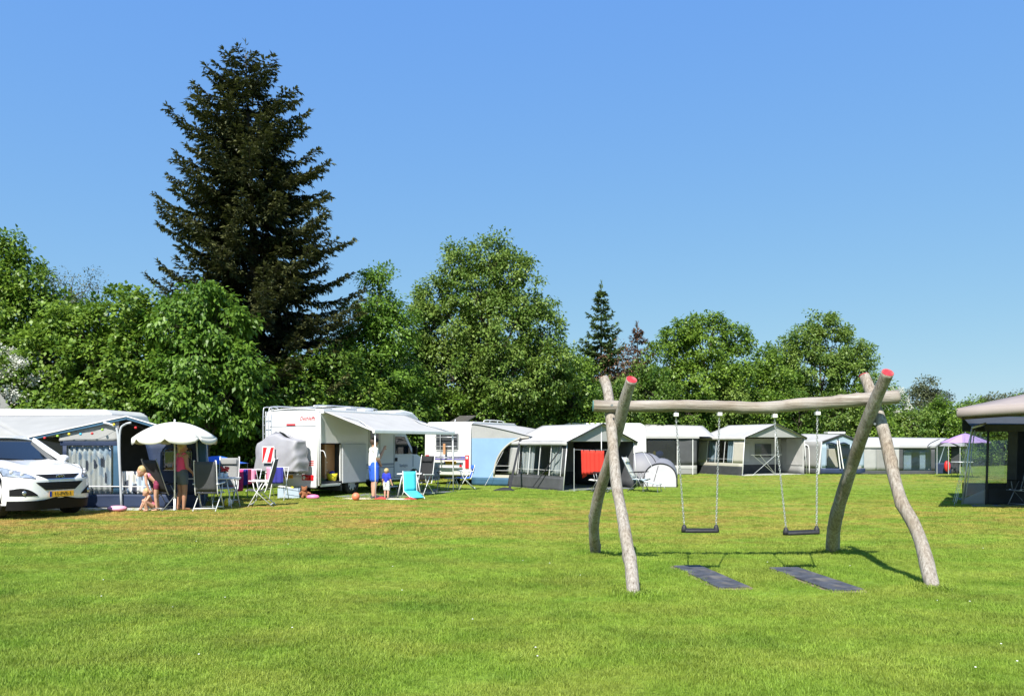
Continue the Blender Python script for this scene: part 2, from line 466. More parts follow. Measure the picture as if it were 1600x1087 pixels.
# ---------------------------------------------------------------- lawn
def grass_color(nt, base_lo, base_hi, dry, dark):
    geo = nt.nodes.new('ShaderNodeNewGeometry')
    def noise(scale, det, sx=1.0, sy=1.0):
        mp = nt.nodes.new('ShaderNodeMapping'); mp.inputs['Scale'].default_value = (sx, sy, 0.0)
        nt.links.new(geo.outputs['Position'], mp.inputs[0])
        n = nt.nodes.new('ShaderNodeTexNoise'); n.inputs['Scale'].default_value = scale; n.inputs['Detail'].default_value = det
        nt.links.new(mp.outputs[0], n.inputs['Vector']); return n.outputs['Fac']
    def rng_(x, a, b, c=0.0, d=1.0):
        mr = nt.nodes.new('ShaderNodeMapRange'); mr.inputs[1].default_value = a; mr.inputs[2].default_value = b
        mr.inputs[3].default_value = c; mr.inputs[4].default_value = d
        if isinstance(x, (int, float)): mr.inputs[0].default_value = x
        else: nt.links.new(x, mr.inputs[0])
        return mr.outputs[0]
    def mix(f, a, b):
        mx = nt.nodes.new('ShaderNodeMix'); mx.data_type = 'RGBA'; nt.links.new(f, mx.inputs[0])
        for i, q in ((6, a), (7, b)):
            if isinstance(q, tuple): mx.inputs[i].default_value = list(q) + [1]
            else: nt.links.new(q, mx.inputs[i])
        return mx.outputs[2]
    def math_(op, a, b):
        m = nt.nodes.new('ShaderNodeMath'); m.operation = op; m.use_clamp = True
        for i, q in ((0, a), (1, b)):
            if isinstance(q, (int, float)): m.inputs[i].default_value = q
            else: nt.links.new(q, m.inputs[i])
        return m.outputs[0]
    c1 = mix(rng_(noise(1.3, 6), .32, .68), base_lo, base_hi)
    c2 = mix(rng_(noise(.55, 5, 1, 1.6), .52, .68, 0, .75), c1, dark)
    # worn, drier band of turf in front of the pitches, strongest by the left pitches
    sp = nt.nodes.new('ShaderNodeSeparateXYZ'); nt.links.new(geo.outputs['Position'], sp.inputs[0])
    y = sp.outputs[1]; x = sp.outputs[0]
    band = math_('MULTIPLY', rng_(y, 11.5, 15.5), rng_(y, 24.0, 20.0))
    left = rng_(x, 6.0, -9.0, .45, 1.0)
    band = math_('MULTIPLY', band, left)
    far = math_('MULTIPLY', rng_(y, 28, 33), rng_(y, 41, 37)); far = math_('MULTIPLY', far, .55)
    amt = math_('ADD', math_('MULTIPLY', band, .95), math_('MULTIPLY', far, .8))
    amt = math_('ADD', amt, .20)
    nn = rng_(noise(.8, 7, 1.0, 1.9), .36, .64)
    f = math_('MULTIPLY', amt, nn)
    f = math_('ADD', f, math_('MULTIPLY', math_('MULTIPLY', band, .22), rng_(noise(5, 5), .35, .65)))
    return mix(f, c2, dry)

def lawn_mat():
    m = bpy.data.materials.new('lawn'); m.use_nodes = True
    nt = m.node_tree; b = nt.nodes['Principled BSDF']; b.inputs['Roughness'].default_value = 0.9
    b.inputs['Specular IOR Level'].default_value = 0.15
    c = grass_color(nt, (0.1246, 0.2069, 0.0201), (0.1839, 0.2758, 0.0345), (0.34, 0.24, 0.06), (0.0938, 0.1625, 0.0137))
    nt.links.new(c, b.inputs['Base Color'])
    geo = nt.nodes.new('ShaderNodeNewGeometry')
    n = nt.nodes.new('ShaderNodeTexNoise'); n.inputs['Scale'].default_value = 22; n.inputs['Detail'].default_value = 6
    nt.links.new(geo.outputs['Position'], n.inputs['Vector'])
    bp = nt.nodes.new('ShaderNodeBump'); bp.inputs['Strength'].default_value = 0.9; bp.inputs['Distance'].default_value = 0.05
    nt.links.new(n.outputs['Fac'], bp.inputs['Height']); nt.links.new(bp.outputs[0], b.inputs['Normal'])
    MAT['lawn'] = m
    m = bpy.data.materials.new('grass_blade'); m.use_nodes = True
    nt = m.node_tree; nt.nodes.clear()
    o = nt.nodes.new('ShaderNodeOutputMaterial')
    c = grass_color(nt, (0.1780, 0.2945, 0.0287), (0.2788, 0.4011, 0.0517), (0.47, 0.34, 0.095), (0.125, 0.2313, 0.0225))
    oi = nt.nodes.new('ShaderNodeObjectInfo')
    hv = nt.nodes.new('ShaderNodeHueSaturation')
    mr = nt.nodes.new('ShaderNodeMapRange'); mr.inputs[3].default_value = .72; mr.inputs[4].default_value = 1.25
    nt.links.new(oi.outputs['Random'], mr.inputs[0]); nt.links.new(mr.outputs[0], hv.inputs['Value'])
    nt.links.new(c, hv.inputs['Color'])
    d = nt.nodes.new('ShaderNodeBsdfPrincipled'); d.inputs['Roughness'].default_value = 0.55; d.inputs['Specular IOR Level'].default_value = 0.3
    t = nt.nodes.new('ShaderNodeBsdfTranslucent')
    nt.links.new(hv.outputs[0], d.inputs['Base Color']); nt.links.new(hv.outputs[0], t.inputs[0])
    mx = nt.nodes.new('ShaderNodeMixShader'); mx.inputs[0].default_value = 0.3
    nt.links.new(d.outputs[0], mx.inputs[1]); nt.links.new(t.outputs[0], mx.inputs[2]); nt.links.new(mx.outputs[0], o.inputs[0])
    MAT['grass_blade'] = m
lawn_mat()
g = MB()
g.grid(lambda u, v: (-400 + 800 * u, -60 + 800 * v, 0), 20, 20)
tag(g.build('lawn_ground', 'lawn'), 'mown green lawn with yellowed worn patches', 'lawn', kind='structure')

MATS_XY = []      # rectangles the grass keeps off: (centre, half-length dir, half-width)
def mat_rect(px0, d0, px1, d1, w):
    a = G(px0, d0); b = G(px1, d1); return a, b, w
SWING_MATS = [mat_rect(1073, 10.25, 1147, 8.72, .37), mat_rect(1224, 10.1, 1325, 8.55, .39)]
def on_mat(x, y):
    for a, b, w in SWING_MATS:
        d = (b - a); L = d.length; d = d / L
        q = Vector((x, y, 0)) - a
        s = q.dot(d); t = abs(q.x * d.y - q.y * d.x)
        e = .07 * mnoise.noise(Vector((x * 5, y * 5, 1))) - .012
        if e < s < L - e * 2.5 and t < w / 2 - e: return True
    return False

def make_tuft(i, n, hgt, wid, rad):
    r = random.Random(100 + i); vs = []; fs = []
    for k in range(n):
        a = r.uniform(0, 6.283); q = rad * math.sqrt(r.random())
        bx, by = q * math.cos(a), q * math.sin(a)
        h = hgt * r.uniform(.55, 1.15); ln = h * r.uniform(.15, .9); la = r.uniform(0, 6.283)
        w = wid * r.uniform(.7, 1.3); wa = r.uniform(0, 6.283)
        wx, wy = w * math.cos(wa), w * math.sin(wa)
        mx, my = bx + .35 * ln * math.cos(la), by + .35 * ln * math.sin(la)
        tx, ty = bx + ln * math.cos(la), by + ln * math.sin(la)
        j = len(vs)
        vs += [(bx - wx, by - wy, -.004), (bx + wx, by + wy, -.004), (mx + wx * .8, my + wy * .8, h * .6), (mx - wx * .8, my - wy * .8, h * .6), (tx, ty, h)]
        fs += [(j, j + 1, j + 2, j + 3), (j + 3, j + 2, j + 4)]
    me = bpy.data.meshes.new('grass_tuft'); me.from_pydata(vs, [], fs); me.materials.append(MAT['grass_blade'])
    return bpy.data.objects.new('grass_tuft', me)

def grass_field(name, bands, tufts, label, sc_rng):
    xs = []; ss = []
    for d0, d1, dens in bands:
        n = int(dens * 2.0 * (d1 * d1 - d0 * d0) / 2)
        u = rng.random(n); d = np.sqrt(d0 * d0 + u * (d1 * d1 - d0 * d0)); x = (rng.random(n) - .5) * 2.0 * d
        z = np.zeros(n); xs.append(np.stack([x, d, z], 1)); ss.append(rng.uniform(sc_rng[0], sc_rng[1], n))
    pts = np.concatenate(xs); s = np.concatenate(ss)
    keep = np.array([not on_mat(p[0], p[1]) for p in pts]); pts = pts[keep]; s = s[keep]
    # taller uncut tufts round the foot of each log
    for fx, fd in ((990, 8.32), (931, 11.3), (1458, 8.68), (1301, 11.6)):
        f = G(fx, fd); q = np.hypot(pts[:, 0] - f.x, pts[:, 1] - f.y); s[q < .22] *= 1.9
    lump = np.array([mnoise.noise(Vector((p[0] * 1.1, p[1] * 1.1, 3.3))) for p in pts])
    s *= 1 + .45 * lump
    for yc, am, ga in ((6.88, .05, .02), (7.9, .07, .1), (5.7, .05, .12)):     # old wheel rut and mower lines: trodden shorter
        dy = np.abs(pts[:, 1] - (yc + am * np.sin(pts[:, 0] * 1.1 + yc) + .03 * np.sin(pts[:, 0] * 3.7)))
        gate = np.array([mnoise.noise(Vector((p[0] * .7, yc, 1.0))) for p in pts]) > ga
        s[(dy < .035) & gate] *= .35
    me = bpy.data.meshes.new(name); me.from_pydata(pts.tolist(), [], [])
    a = me.attributes.new('scl', 'FLOAT', 'POINT'); a.data.foreach_set('value', s.astype(np.float32))
    a = me.attributes.new('rot', 'FLOAT_VECTOR', 'POINT')
    rr = np.zeros((len(pts), 3), np.float32); rr[:, 2] = rng.uniform(0, 6.283, len(pts)); a.data.foreach_set('vector', rr.ravel())
    o = bpy.data.objects.new(name, me); col.objects.link(o); me.materials.append(MAT['grass_blade'])
    ng = bpy.data.node_groups.new(name, 'GeometryNodeTree')
    ng.interface.new_socket('Geometry', in_out='INPUT', socket_type='NodeSocketGeometry')
    ng.interface.new_socket('Geometry', in_out='OUTPUT', socket_type='NodeSocketGeometry')
    N = ng.nodes.new; L = ng.links.new
    gi = N('NodeGroupInput'); go = N('NodeGroupOutput'); ip = N('GeometryNodeInstanceOnPoints'); jg = N('GeometryNodeJoinGeometry')
    for t in tufts:
        oi = N('GeometryNodeObjectInfo'); oi.inputs['Object'].default_value = t; oi.inputs['As Instance'].default_value = True
        L(oi.outputs['Geometry'], jg.inputs[0])
    na = N('GeometryNodeInputNamedAttribute'); na.data_type = 'FLOAT'; na.inputs[0].default_value = 'scl'
    nr = N('GeometryNodeInputNamedAttribute'); nr.data_type = 'FLOAT_VECTOR'; nr.inputs[0].default_value = 'rot'
    L(gi.outputs[0], ip.inputs['Points']); L(jg.outputs[0], ip.inputs['Instance']); ip.inputs['Pick Instance'].default_value = True
    L(nr.outputs[0], ip.inputs['Rotation']); L(na.outputs[0], ip.inputs['Scale']); L(ip.outputs[0], go.inputs[0])
    md = o.modifiers.new('grass', 'NODES'); md.node_group = ng
    tag(o, label, 'grass', kind='stuff')
near = [make_tuft(i, 18, .036, .0021, .05) for i in range(5)]
farr = [make_tuft(20 + i, 18, .038, .004, .09) for i in range(4)]
grass_field('grass', [(3.6, 8, 760), (8, 12, 440)], near, 'short green grass blades of the lawn close by', (.75, 1.15))
grass_field('grass', [(12, 18, 190), (18, 27, 90), (27, 44, 24)], farr, 'short dry and green grass of the lawn farther off', (.65, 1.0))

# ---------------------------------------------------------------- trees
def leaf_mat(name, lo, hi, trans=0.35, rough=0.45):
    m = bpy.data.materials.new(name); m.use_nodes = True
    nt = m.node_tree; nt.nodes.clear()
    o = nt.nodes.new('ShaderNodeOutputMaterial')
    at = nt.nodes.new('ShaderNodeAttribute'); at.attribute_name = 'tint'
    mx0 = nt.nodes.new('ShaderNodeMix'); mx0.data_type = 'RGBA'
    mx0.inputs[6].default_value = list(lo) + [1]; mx0.inputs[7].default_value = list(hi) + [1]
    nt.links.new(at.outputs['Fac'], mx0.inputs[0])
    d = nt.nodes.new('ShaderNodeBsdfPrincipled'); d.inputs['Roughness'].default_value = rough; d.inputs['Specular IOR Level'].default_value = 0.35
    nt.links.new(mx0.outputs[2], d.inputs['Base Color'])
    t = nt.nodes.new('ShaderNodeBsdfTranslucent'); nt.links.new(mx0.outputs[2], t.inputs[0])
    mx = nt.nodes.new('ShaderNodeMixShader'); mx.inputs[0].default_value = trans
    nt.links.new(d.outputs[0], mx.inputs[1]); nt.links.new(t.outputs[0], mx.inputs[2]); nt.links.new(mx.outputs[0], o.inputs[0])
    MAT[name] = m
leaf_mat('leaf_hazel', (0.069, 0.1437, 0.0138), (0.2185, 0.3335, 0.0403))
leaf_mat('leaf_cherry', (.062, .14, .014), (.18, .31, .038))
leaf_mat('leaf_oak', (0.0747, 0.1495, 0.0184), (0.23, 0.322, 0.0633))
leaf_mat('leaf_deep', (0.046, 0.1092, 0.0115), (0.1495, 0.2415, 0.0322))
leaf_mat('leaf_grey', (.07, .09, .04), (.16, .18, .09))
leaf_mat('leaf_brown', (.10, .055, .03), (.27, .15, .085), 0.2)
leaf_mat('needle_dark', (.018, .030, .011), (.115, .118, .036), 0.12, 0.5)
leaf_mat('needle_young', (.04, .08, .018), (.13, .19, .05), 0.2, 0.6)
leaf_mat('blossom', (.50, .50, .42), (.72, .72, .66), 0.2, 0.8)
mk('bark', (.085, .065, .05), .9, var=.4, scale=14, bump=.6, bscale=30, stretch=(1, 1, .25))
mk('twig_grey', (.16, .13, .105), .9, var=.3, scale=14)

def leaf_mesh(name, base, dirs, nrm, size, width, tint, mat):
    n = len(base)
    side = np.cross(dirs, nrm); side /= np.linalg.norm(side, axis=1, keepdims=True) + 1e-9
    up = np.cross(side, dirs)
    L = size[:, None]; W = (size * width)[:, None]
    v = np.empty((n, 4, 3), np.float32)
    v[:, 0] = base; v[:, 2] = base + dirs * L - up * L * .12
    v[:, 1] = base + dirs * L * .45 + side * W * .5 + up * W * .12
    v[:, 3] = base + dirs * L * .45 - side * W * .5 + up * W * .12
    me = bpy.data.meshes.new(name)
    me.vertices.add(n * 4); me.vertices.foreach_set('co', v.ravel())
    me.loops.add(n * 4); me.loops.foreach_set('vertex_index', np.arange(n * 4, dtype=np.int32))
    me.polygons.add(n); me.polygons.foreach_set('loop_start', np.arange(0, n * 4, 4, dtype=np.int32))
    me.update(calc_edges=True)
    a = me.attributes.new('tint', 'FLOAT', 'POINT'); a.data.foreach_set('value', np.repeat(tint, 4).astype(np.float32))
    me.materials.append(MAT[mat])
    return me

def unit(v): return v / (np.linalg.norm(v, axis=1, keepdims=True) + 1e-9)

def leafy_tree(name, label, cat, base_px, d, lobes, leaf='leaf_hazel', lsize=.13, lwidth=.6, per=58, spacing=.25, clump=.44, droop=.45,
               group=None, limbs=True, trunk_r=.13, sparse=1.0, extra=None, base_d=None, flat=.75, has_trunk=True):
    base = G(base_px, base_d or d)
    t = thing(name, label, cat, base, 0, group)
    cs = []; outs = []; cen = []
    for lb in lobes:
        px, py, rx, ry = lb[:4]; dd = d + (lb[4] if len(lb) > 4 else 0)
        c = np.array(P(px, py, dd)); k = dd / FPX
        rad = np.array([rx * k, max(rx, ry) * k * .85, ry * k])
        cen.append((c, rad))
        area = 4 * math.pi * (rad[0] * rad[1] * rad[2]) ** (2 / 3)
        n = int(area / spacing * sparse) + 5
        u = unit(rng.normal(size=(n, 3)))
        rr = rng.uniform(.42, 1.05, n) ** .7 * (1 + rng.uniform(.1, .32, n) * (rng.random(n) < .16))
        p = c + u * rr[:, None] * rad
        p[:, 2] = np.maximum(p[:, 2], .25 + .3 * rng.random(n))
        cs.append(p); outs.append(u)
    cs = np.concatenate(cs); outs = np.concatenate(outs)
    # drop clumps deep inside other lobes
    keep = np.ones(len(cs), bool)
    for c, rad in cen:
        q = np.linalg.norm((cs - c) / rad, axis=1); keep &= ~((q < .50) & (rng.random(len(cs)) < .8))
    cs = cs[keep]; outs = outs[keep]
    # irregular hollows between the boughs
    hol = np.array([mnoise.noise(Vector((p[0] * .85, p[1] * .85, p[2] * 1.25 + base_px))) for p in cs])
    kp = hol > -.16 - .25 * rng.random(len(cs)); cs = cs[kp]; outs = outs[kp]
    # leaves
    n = len(cs)
    cnt = rng.integers(int(per * .5), int(per * 1.5), n)
    idx = np.repeat(np.arange(n), cnt); m = len(idx)
    crad = clump * rng.uniform(.5, 1.4, n)
    o = rng.normal(size=(m, 3)); o = unit(o) * (rng.random((m, 1)) ** .45)
    o[:, 2] *= flat
    pos = cs[idx] + o * crad[idx][:, None]
    pos[:, 2] = np.maximum(pos[:, 2], .06)
    dirs = unit(o * .8 + outs[idx] * .5 + rng.normal(size=(m, 3)) * .55 + np.array([0, 0, -droop]))
    nr = unit(outs[idx] * .6 + np.array([0, 0, .9]) + rng.normal(size=(m, 3)) * .45)
    tint = np.clip(.5 + rng.normal(size=m) * .2 + rng.normal(size=n)[idx] * .22, 0, 1)
    me = leaf_mesh('crown', pos - np.array(base), dirs, nr, lsize * 1.12 * rng.uniform(.65, 1.3, m), lwidth * 1.1, tint, leaf)
    co = bpy.data.objects.new('crown', me); col.objects.link(co); co.parent = t
    if extra:       # blossom clusters
        sel = rng.random(n) < extra[1]
        ce = cs[sel] + outs[sel] * crad[sel][:, None] * .75; ne = len(ce)
        if ne:
            id2 = np.repeat(np.arange(ne), 110); m2 = len(id2)
            pp = ce[id2] + unit(rng.normal(size=(m2, 3))) * rng.random((m2, 1)) ** .5 * np.array([.32, .28, .22])
            me2 = leaf_mesh('blossom', pp - np.array(base), unit(rng.normal(size=(m2, 3))), unit(rng.normal(size=(m2, 3))), rng.uniform(.06, .10, m2), .9, rng.random(m2), extra[0])
            bo = bpy.data.objects.new('blossom', me2); col.objects.link(bo); bo.parent = t
    if not has_trunk: return t
    # trunk and limbs
    zc = min(c[2] for c, r in cen); top = max(cen, key=lambda q: q[0][2])
    ctr = Vector(np.mean([c for c, r in cen], axis=0).tolist())
    tb = MB(); r2 = random.Random(int(base_px * 7 + d * 31))
    topp = Vector(top[0].tolist()); h = topp.z
    path = [base, base.lerp(topp, .3) + V((r2.uniform(-.15, .15), r2.uniform(-.15, .15), 0)), base.lerp(topp, .65) + V((r2.uniform(-.2, .2), r2.uniform(-.2, .2), 0)), topp]
    path[1].x = base.x * .8 + path[1].x * .2
    sp = spline(path, 9); tb.tube(sp, [trunk_r * (1 - .85 * i / 9) + .012 for i in range(10)], 8)
    tr = tb.build('trunk', 'bark', t, world=True, smooth=True)
    if limbs:
        lbm = MB()
        for c, rad in cen:
            cv = Vector(c.tolist()); hh = max(.25, min(.9, (cv.z - .25 * abs(cv.x - base.x) - .8) / max(h, .1)))
            a = sp[min(9, max(1, int(hh * 7)))]
            mid = a.lerp(cv, .5) + V((0, 0, .15)); s2 = spline([a, mid, cv], 5)
            lbm.tube(s2, [trunk_r * .42 * (1 - .7 * i / 5) + .006 for i in range(6)], 5)
            dist = np.linalg.norm((cs - c) / rad, axis=1); near_i = np.where(dist < 1.15)[0]
            for k in near_i[:: max(1, len(near_i) // 14)]:
                q = Vector(cs[k].tolist()); s0 = s2[r2.choice((2, 3, 4, 5))]
                lbm.tube([s0, s0.lerp(q, .5) + V((0, 0, .06)), q], [.018, .011, .005], 4, False)
        lbm.build('limbs', 'bark', t, world=True, smooth=True)['kind'] = 'stuff'
    return t

def conifer(name, label, base_px, base_d, top, prof, zlow, mat, nwh, droop_top, seed, trunk_r=.22, tw=.24, twig_w=.34, dens=1.0, brown=False, group=None):
    # prof: list of (metres below the top, half-width)
    base = G(base_px, base_d); t = thing(name, label, 'conifer', base, 0, group)
    r = random.Random(seed); H = top.z
    def hw(dz):
        for i in range(len(prof) - 1):
            if dz <= prof[i + 1][0]:
                f = (dz - prof[i][0]) / (prof[i + 1][0] - prof[i][0]); return prof[i][1] * (1 - f) + prof[i + 1][1] * f
        return prof[-1][1]
    axis = lambda z: base.lerp(top, z / H)
    MBt = MB(); MBt.tube([axis(H * i / 10) for i in range(11)], [trunk_r * (1 - i / 10) + .015 for i in range(11)], 8)
    MBt.build('trunk', 'bark', t, world=True, smooth=True)
    B = []; D = []; N = []; S = []; T = []
    limb = MB(); ph = 0
    for w in range(nwh):
        f = (w + .5) / nwh
        z = zlow + (H - zlow) * (1 - (1 - f) ** 1.0) * .985
        dz = H - z; L0 = hw(dz); nb = 6 if L0 < 1 else (8 if L0 < 2.5 else 10)
        ph += 1.1
        for k in range(nb):
            az = ph + 2 * math.pi * k / nb + r.uniform(-.3, .3)
            L = L0 * r.choice((r.uniform(.55, .95), r.uniform(.8, 1.08), r.uniform(.9, 1.2)))
            a = axis(z + r.uniform(-.25, .25) * (H - zlow) / nwh)
            up0 = .42 * max(0, 1 - dz / (droop_top)) + r.uniform(-.10, .10)      # top branches ascend, low ones sweep
            dv = V((math.cos(az), math.sin(az), 0))
            pts = []
            for i in range(9):
                s = i / 8
                zz = up0 * L * s + (-.36 * s + .42 * s ** 2.6) * L * min(1, .35 + dz / droop_top) + .03 * math.sin(5 * s + k)
                pts.append(a + dv * L * s + V((0, 0, zz)))
            limb.tube(pts, [max(.006, .035 * (1 - i / 8) * min(1, L / 2)) for i in range(9)], 4, False)
            nt_ = max(6, int(L * 13 * dens))
            for j in range(nt_):
                s = (.16 + .84 * (j + r.random()) / nt_)
                q = s * 8; i0 = min(7, int(q)); p = pts[i0].lerp(pts[i0 + 1], q - i0)
                tang = (pts[i0 + 1] - pts[i0]).normalized()
                sd = 1 if j % 2 else -1
                lat = V((-dv.y, dv.x, 0)) * sd
                tl = (.30 + .62 * (1 - s) * min(1, L / 3)) * r.uniform(.6, 1.2) * min(1, .4 + L / 3)
                tdir = (tang * .75 + lat * .8 + V((0, 0, r.uniform(-.62, .06)))).normalized()
                m = max(2, int(tl / .085))
                for e in range(m):
                    pp = p + tdir * tl * (e / m)
                    for q2 in range(3):
                        dd = (tdir + V((r.gauss(0, .42), r.gauss(0, .42), r.gauss(-.10, .30)))).normalized()
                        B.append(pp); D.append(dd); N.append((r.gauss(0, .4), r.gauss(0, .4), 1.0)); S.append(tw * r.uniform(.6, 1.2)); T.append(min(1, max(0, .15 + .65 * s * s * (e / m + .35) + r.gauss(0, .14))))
            for e in range(5):      # tip sprigs
                dd = (tang + V((r.gauss(0, .4), r.gauss(0, .4), r.gauss(.2, .3)))).normalized()
                B.append(pts[8]); D.append(dd); N.append((0.1, 0.2, 1)); S.append(tw * 1.0); T.append(r.uniform(.5, 1))
    for e in range(26):     # leader
        pp = axis(H - r.uniform(-.5, .5) * min(1, H / 12)); dd = V((r.gauss(0, .6), r.gauss(0, .6), 1)).normalized()
        B.append(pp); D.append(dd); N.append((1, .2, .1)); S.append(tw); T.append(.8)
    limb.build('branches', 'bark', t, world=True)['kind'] = 'stuff'
    B = np.array([tuple(q) for q in B]) - np.array(base)
    me = leaf_mesh('crown', B, unit(np.array([tuple(q) for q in D])), unit(np.array(N)), np.array(S), twig_w, np.array(T), mat)
    o = bpy.data.objects.new('crown', me); col.objects.link(o); o.parent = t
    return t

SPD = 31.5
k_ = SPD / FPX
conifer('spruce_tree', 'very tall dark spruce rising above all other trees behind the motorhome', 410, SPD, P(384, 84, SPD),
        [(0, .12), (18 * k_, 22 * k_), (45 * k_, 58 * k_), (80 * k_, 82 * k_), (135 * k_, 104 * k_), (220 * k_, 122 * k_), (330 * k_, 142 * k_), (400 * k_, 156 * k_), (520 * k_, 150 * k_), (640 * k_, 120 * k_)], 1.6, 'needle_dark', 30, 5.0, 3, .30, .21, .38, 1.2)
SD2 = 46; k2 = SD2 / FPX
conifer('spruce_tree', 'small slim green spruce tip poking above the hedge behind the swing', 940, SD2, P(939, 452, SD2),
        [(0, .12), (40 * k2, 14 * k2), (80 * k2, 30 * k2), (120 * k2, 46 * k2), (200 * k2, 62 * k2)], 2.0, 'needle_young', 18, 6.0, 5, .12, .26, .4, .8)
conifer('spruce_tree', 'small half dead brown conifer beside the slim green spruce', 997, SD2 + 1, P(996, 512, SD2 + 1),
        [(0, .1), (30 * k2, 16 * k2), (60 * k2, 28 * k2), (120 * k2, 44 * k2)], 2.0, 'leaf_brown', 12, 3.0, 9, .10, .24, .35, .5)

TG = 'leafy trees of the hedge belt'
leafy_tree('deciduous_tree', 'tall light green tree at the far left edge of the hedge', 'tree', 15, 28.5,
           [(16, 392, 20, 26), (28, 440, 44, 46), (62, 490, 58, 52), (0, 500, 60, 80), (-70, 450, 80, 90), (20, 560, 70, 70)], 'leaf_hazel', .14, .55, group=TG, trunk_r=.18)
leafy_tree('deciduous_tree', 'sparse grey green treetop behind the hazel at left', 'tree', 112, 33,
           [(112, 448, 42, 36), (80, 460, 40, 40), (140, 470, 30, 30), (110, 520, 60, 50)], 'leaf_grey', .10, .35, per=40, sparse=.55, clump=.5, group=TG, trunk_r=.14)
leafy_tree('hazel_tree', 'broad hazel above the caravan beside the car', 'tree', 140, 27.3,
           [(125, 515, 62, 44), (190, 492, 52, 44), (85, 560, 70, 55), (160, 575, 80, 55), (215, 560, 55, 60), (120, 625, 90, 45), (205, 630, 70, 45)], 'leaf_hazel', .135, .72, group=TG)
leafy_tree('cherry_tree', 'bright green tree with drooping leaves in front of the tall spruce', 'tree', 322, 27.0,
           [(318, 472, 36, 28), (285, 505, 52, 44), (345, 510, 48, 46), (310, 560, 74, 50), (375, 575, 40, 40), (290, 620, 70, 50), (350, 630, 60, 46)], 'leaf_cherry', .18, .46, droop=.9, group=TG)
leafy_tree('deciduous_tree', 'narrow light green tree to the right of the tall spruce', 'tree', 585, 34,
           [(594, 445, 26, 26), (588, 480, 40, 36), (610, 520, 42, 40), (570, 540, 46, 46), (590, 590, 68, 50), (536, 545, 16, 26), (545, 600, 40, 50)], 'leaf_cherry', .15, .5, group=TG)
leafy_tree('oak_tree', 'largest round leafy tree standing right of centre behind the caravan', 'tree', 765, 38,
           [(766, 402, 34, 34), (716, 412, 26, 34), (800, 425, 36, 36), (742, 450, 56, 44), (685, 468, 36, 34), (822, 470, 40, 44), (700, 515, 62, 50), (780, 510, 72, 56), (848, 520, 36, 44), (660, 500, 20, 44), (700, 580, 70, 54), (790, 585, 80, 56), (860, 580, 40, 54), (650, 570, 30, 50)], 'leaf_oak', .15, .5, group=TG, trunk_r=.22, per=50)
leafy_tree('deciduous_tree', 'green tree with two tufted tops behind the middle of the swing beam', 'tree', 1090, 47,
           [(1086, 508, 20, 18), (1116, 506, 22, 18), (1060, 528, 30, 26), (1100, 545, 46, 32), (1150, 532, 24, 24), (1040, 570, 40, 34), (1090, 600, 70, 40), (1150, 580, 36, 38)], 'leaf_hazel', .15, .6, per=46, group=TG)
leafy_tree('deciduous_tree', 'low round tree between the two taller trees behind the beam', 'tree', 1195, 49,
           [(1190, 565, 24, 24), (1180, 600, 40, 36), (1215, 605, 40, 36)], 'leaf_hazel', .15, .6, per=46, group=TG)
leafy_tree('oak_tree', 'rounded green tree with open right side above the right end of the beam', 'tree', 1288, 52,
           [(1280, 506, 24, 20), (1258, 535, 34, 28), (1300, 540, 40, 34), (1340, 556, 28, 28), (1270, 585, 56, 42), (1335, 600, 40, 40), (1222, 565, 24, 34), (1230, 610, 40, 40)], 'leaf_oak', .16, .55, per=46, group=TG)
leafy_tree('deciduous_tree', 'small airy tree at right of the swing against pale sky', 'tree', 1446, 60,
           [(1450, 604, 22, 16), (1432, 622, 20, 16), (1470, 622, 18, 14), (1445, 650, 40, 28)], 'leaf_grey', .15, .6, per=34, sparse=.8, group=TG)
leafy_tree('deciduous_tree', 'faint treetop showing just above the taupe canopy', 'tree', 1565, 66,
           [(1555, 626, 24, 9), (1590, 622, 24, 10), (1530, 634, 18, 9), (1570, 650, 60, 24)], 'leaf_grey', .16, .6, per=34, sparse=.8, group=TG)
leafy_tree('hawthorn_bush', 'white blossoming hawthorn behind the caravan at the left edge', 'bush', 25, 26.3,
           [(20, 590, 40, 40), (50, 612, 26, 30), (5, 630, 40, 40)], 'leaf_hazel', .10, .7, per=40, extra=('blossom', .5), group='hawthorns in blossom')
leafy_tree('hawthorn_bush', 'white blossoming hawthorn seen past the right swing posts', 'bush', 1398, 55,
           [(1398, 640, 22, 26), (1408, 665, 22, 24), (1385, 670, 20, 24)], 'leaf_hazel', .12, .7, per=30, extra=('blossom', .7), group='hawthorns in blossom')
leafy_tree('dead_bush', 'brown withered branches in front of the small spruce', 'bush', 962, 45,
           [(965, 560, 24, 24), (945, 585, 26, 20), (985, 580, 22, 22)], 'leaf_brown', .13, .4, per=22, sparse=.6)

def hedge_d(px):
    xs = [-80, 60, 200, 420, 560, 700, 850, 1000, 1100, 1250, 1400, 1560, 1700]
    ds = [25.5, 25.8, 26.2, 29.0, 31.5, 37.0, 38.5, 43.5, 45.5, 47.5, 51, 57, 60]
    return float(np.interp(px, xs, ds))
HB = [(-30, 610, 60, 60), (75, 640, 46, 44), (165, 645, 48, 40), (250, 640, 46, 46), (330, 655, 44, 46), (400, 650, 40, 60), (470, 610, 46, 60), (520, 590, 40, 56),
      (560, 635, 44, 50), (625, 630, 40, 46), (690, 640, 46, 36), (760, 640, 44, 40), (830, 635, 44, 44), (895, 610, 44, 56), (915, 650, 40, 42), (965, 630, 40, 46), (1020, 615, 40, 44),
      (1075, 640, 40, 36), (1135, 635, 40, 40), (1195, 645, 38, 34), (1250, 645, 38, 36), (1310, 645, 38, 38), (1360, 640, 34, 44), (1425, 665, 34, 28), (1475, 655, 34, 34), (1520, 655, 34, 32), (1575, 655, 40, 30), (1640, 650, 50, 34)]
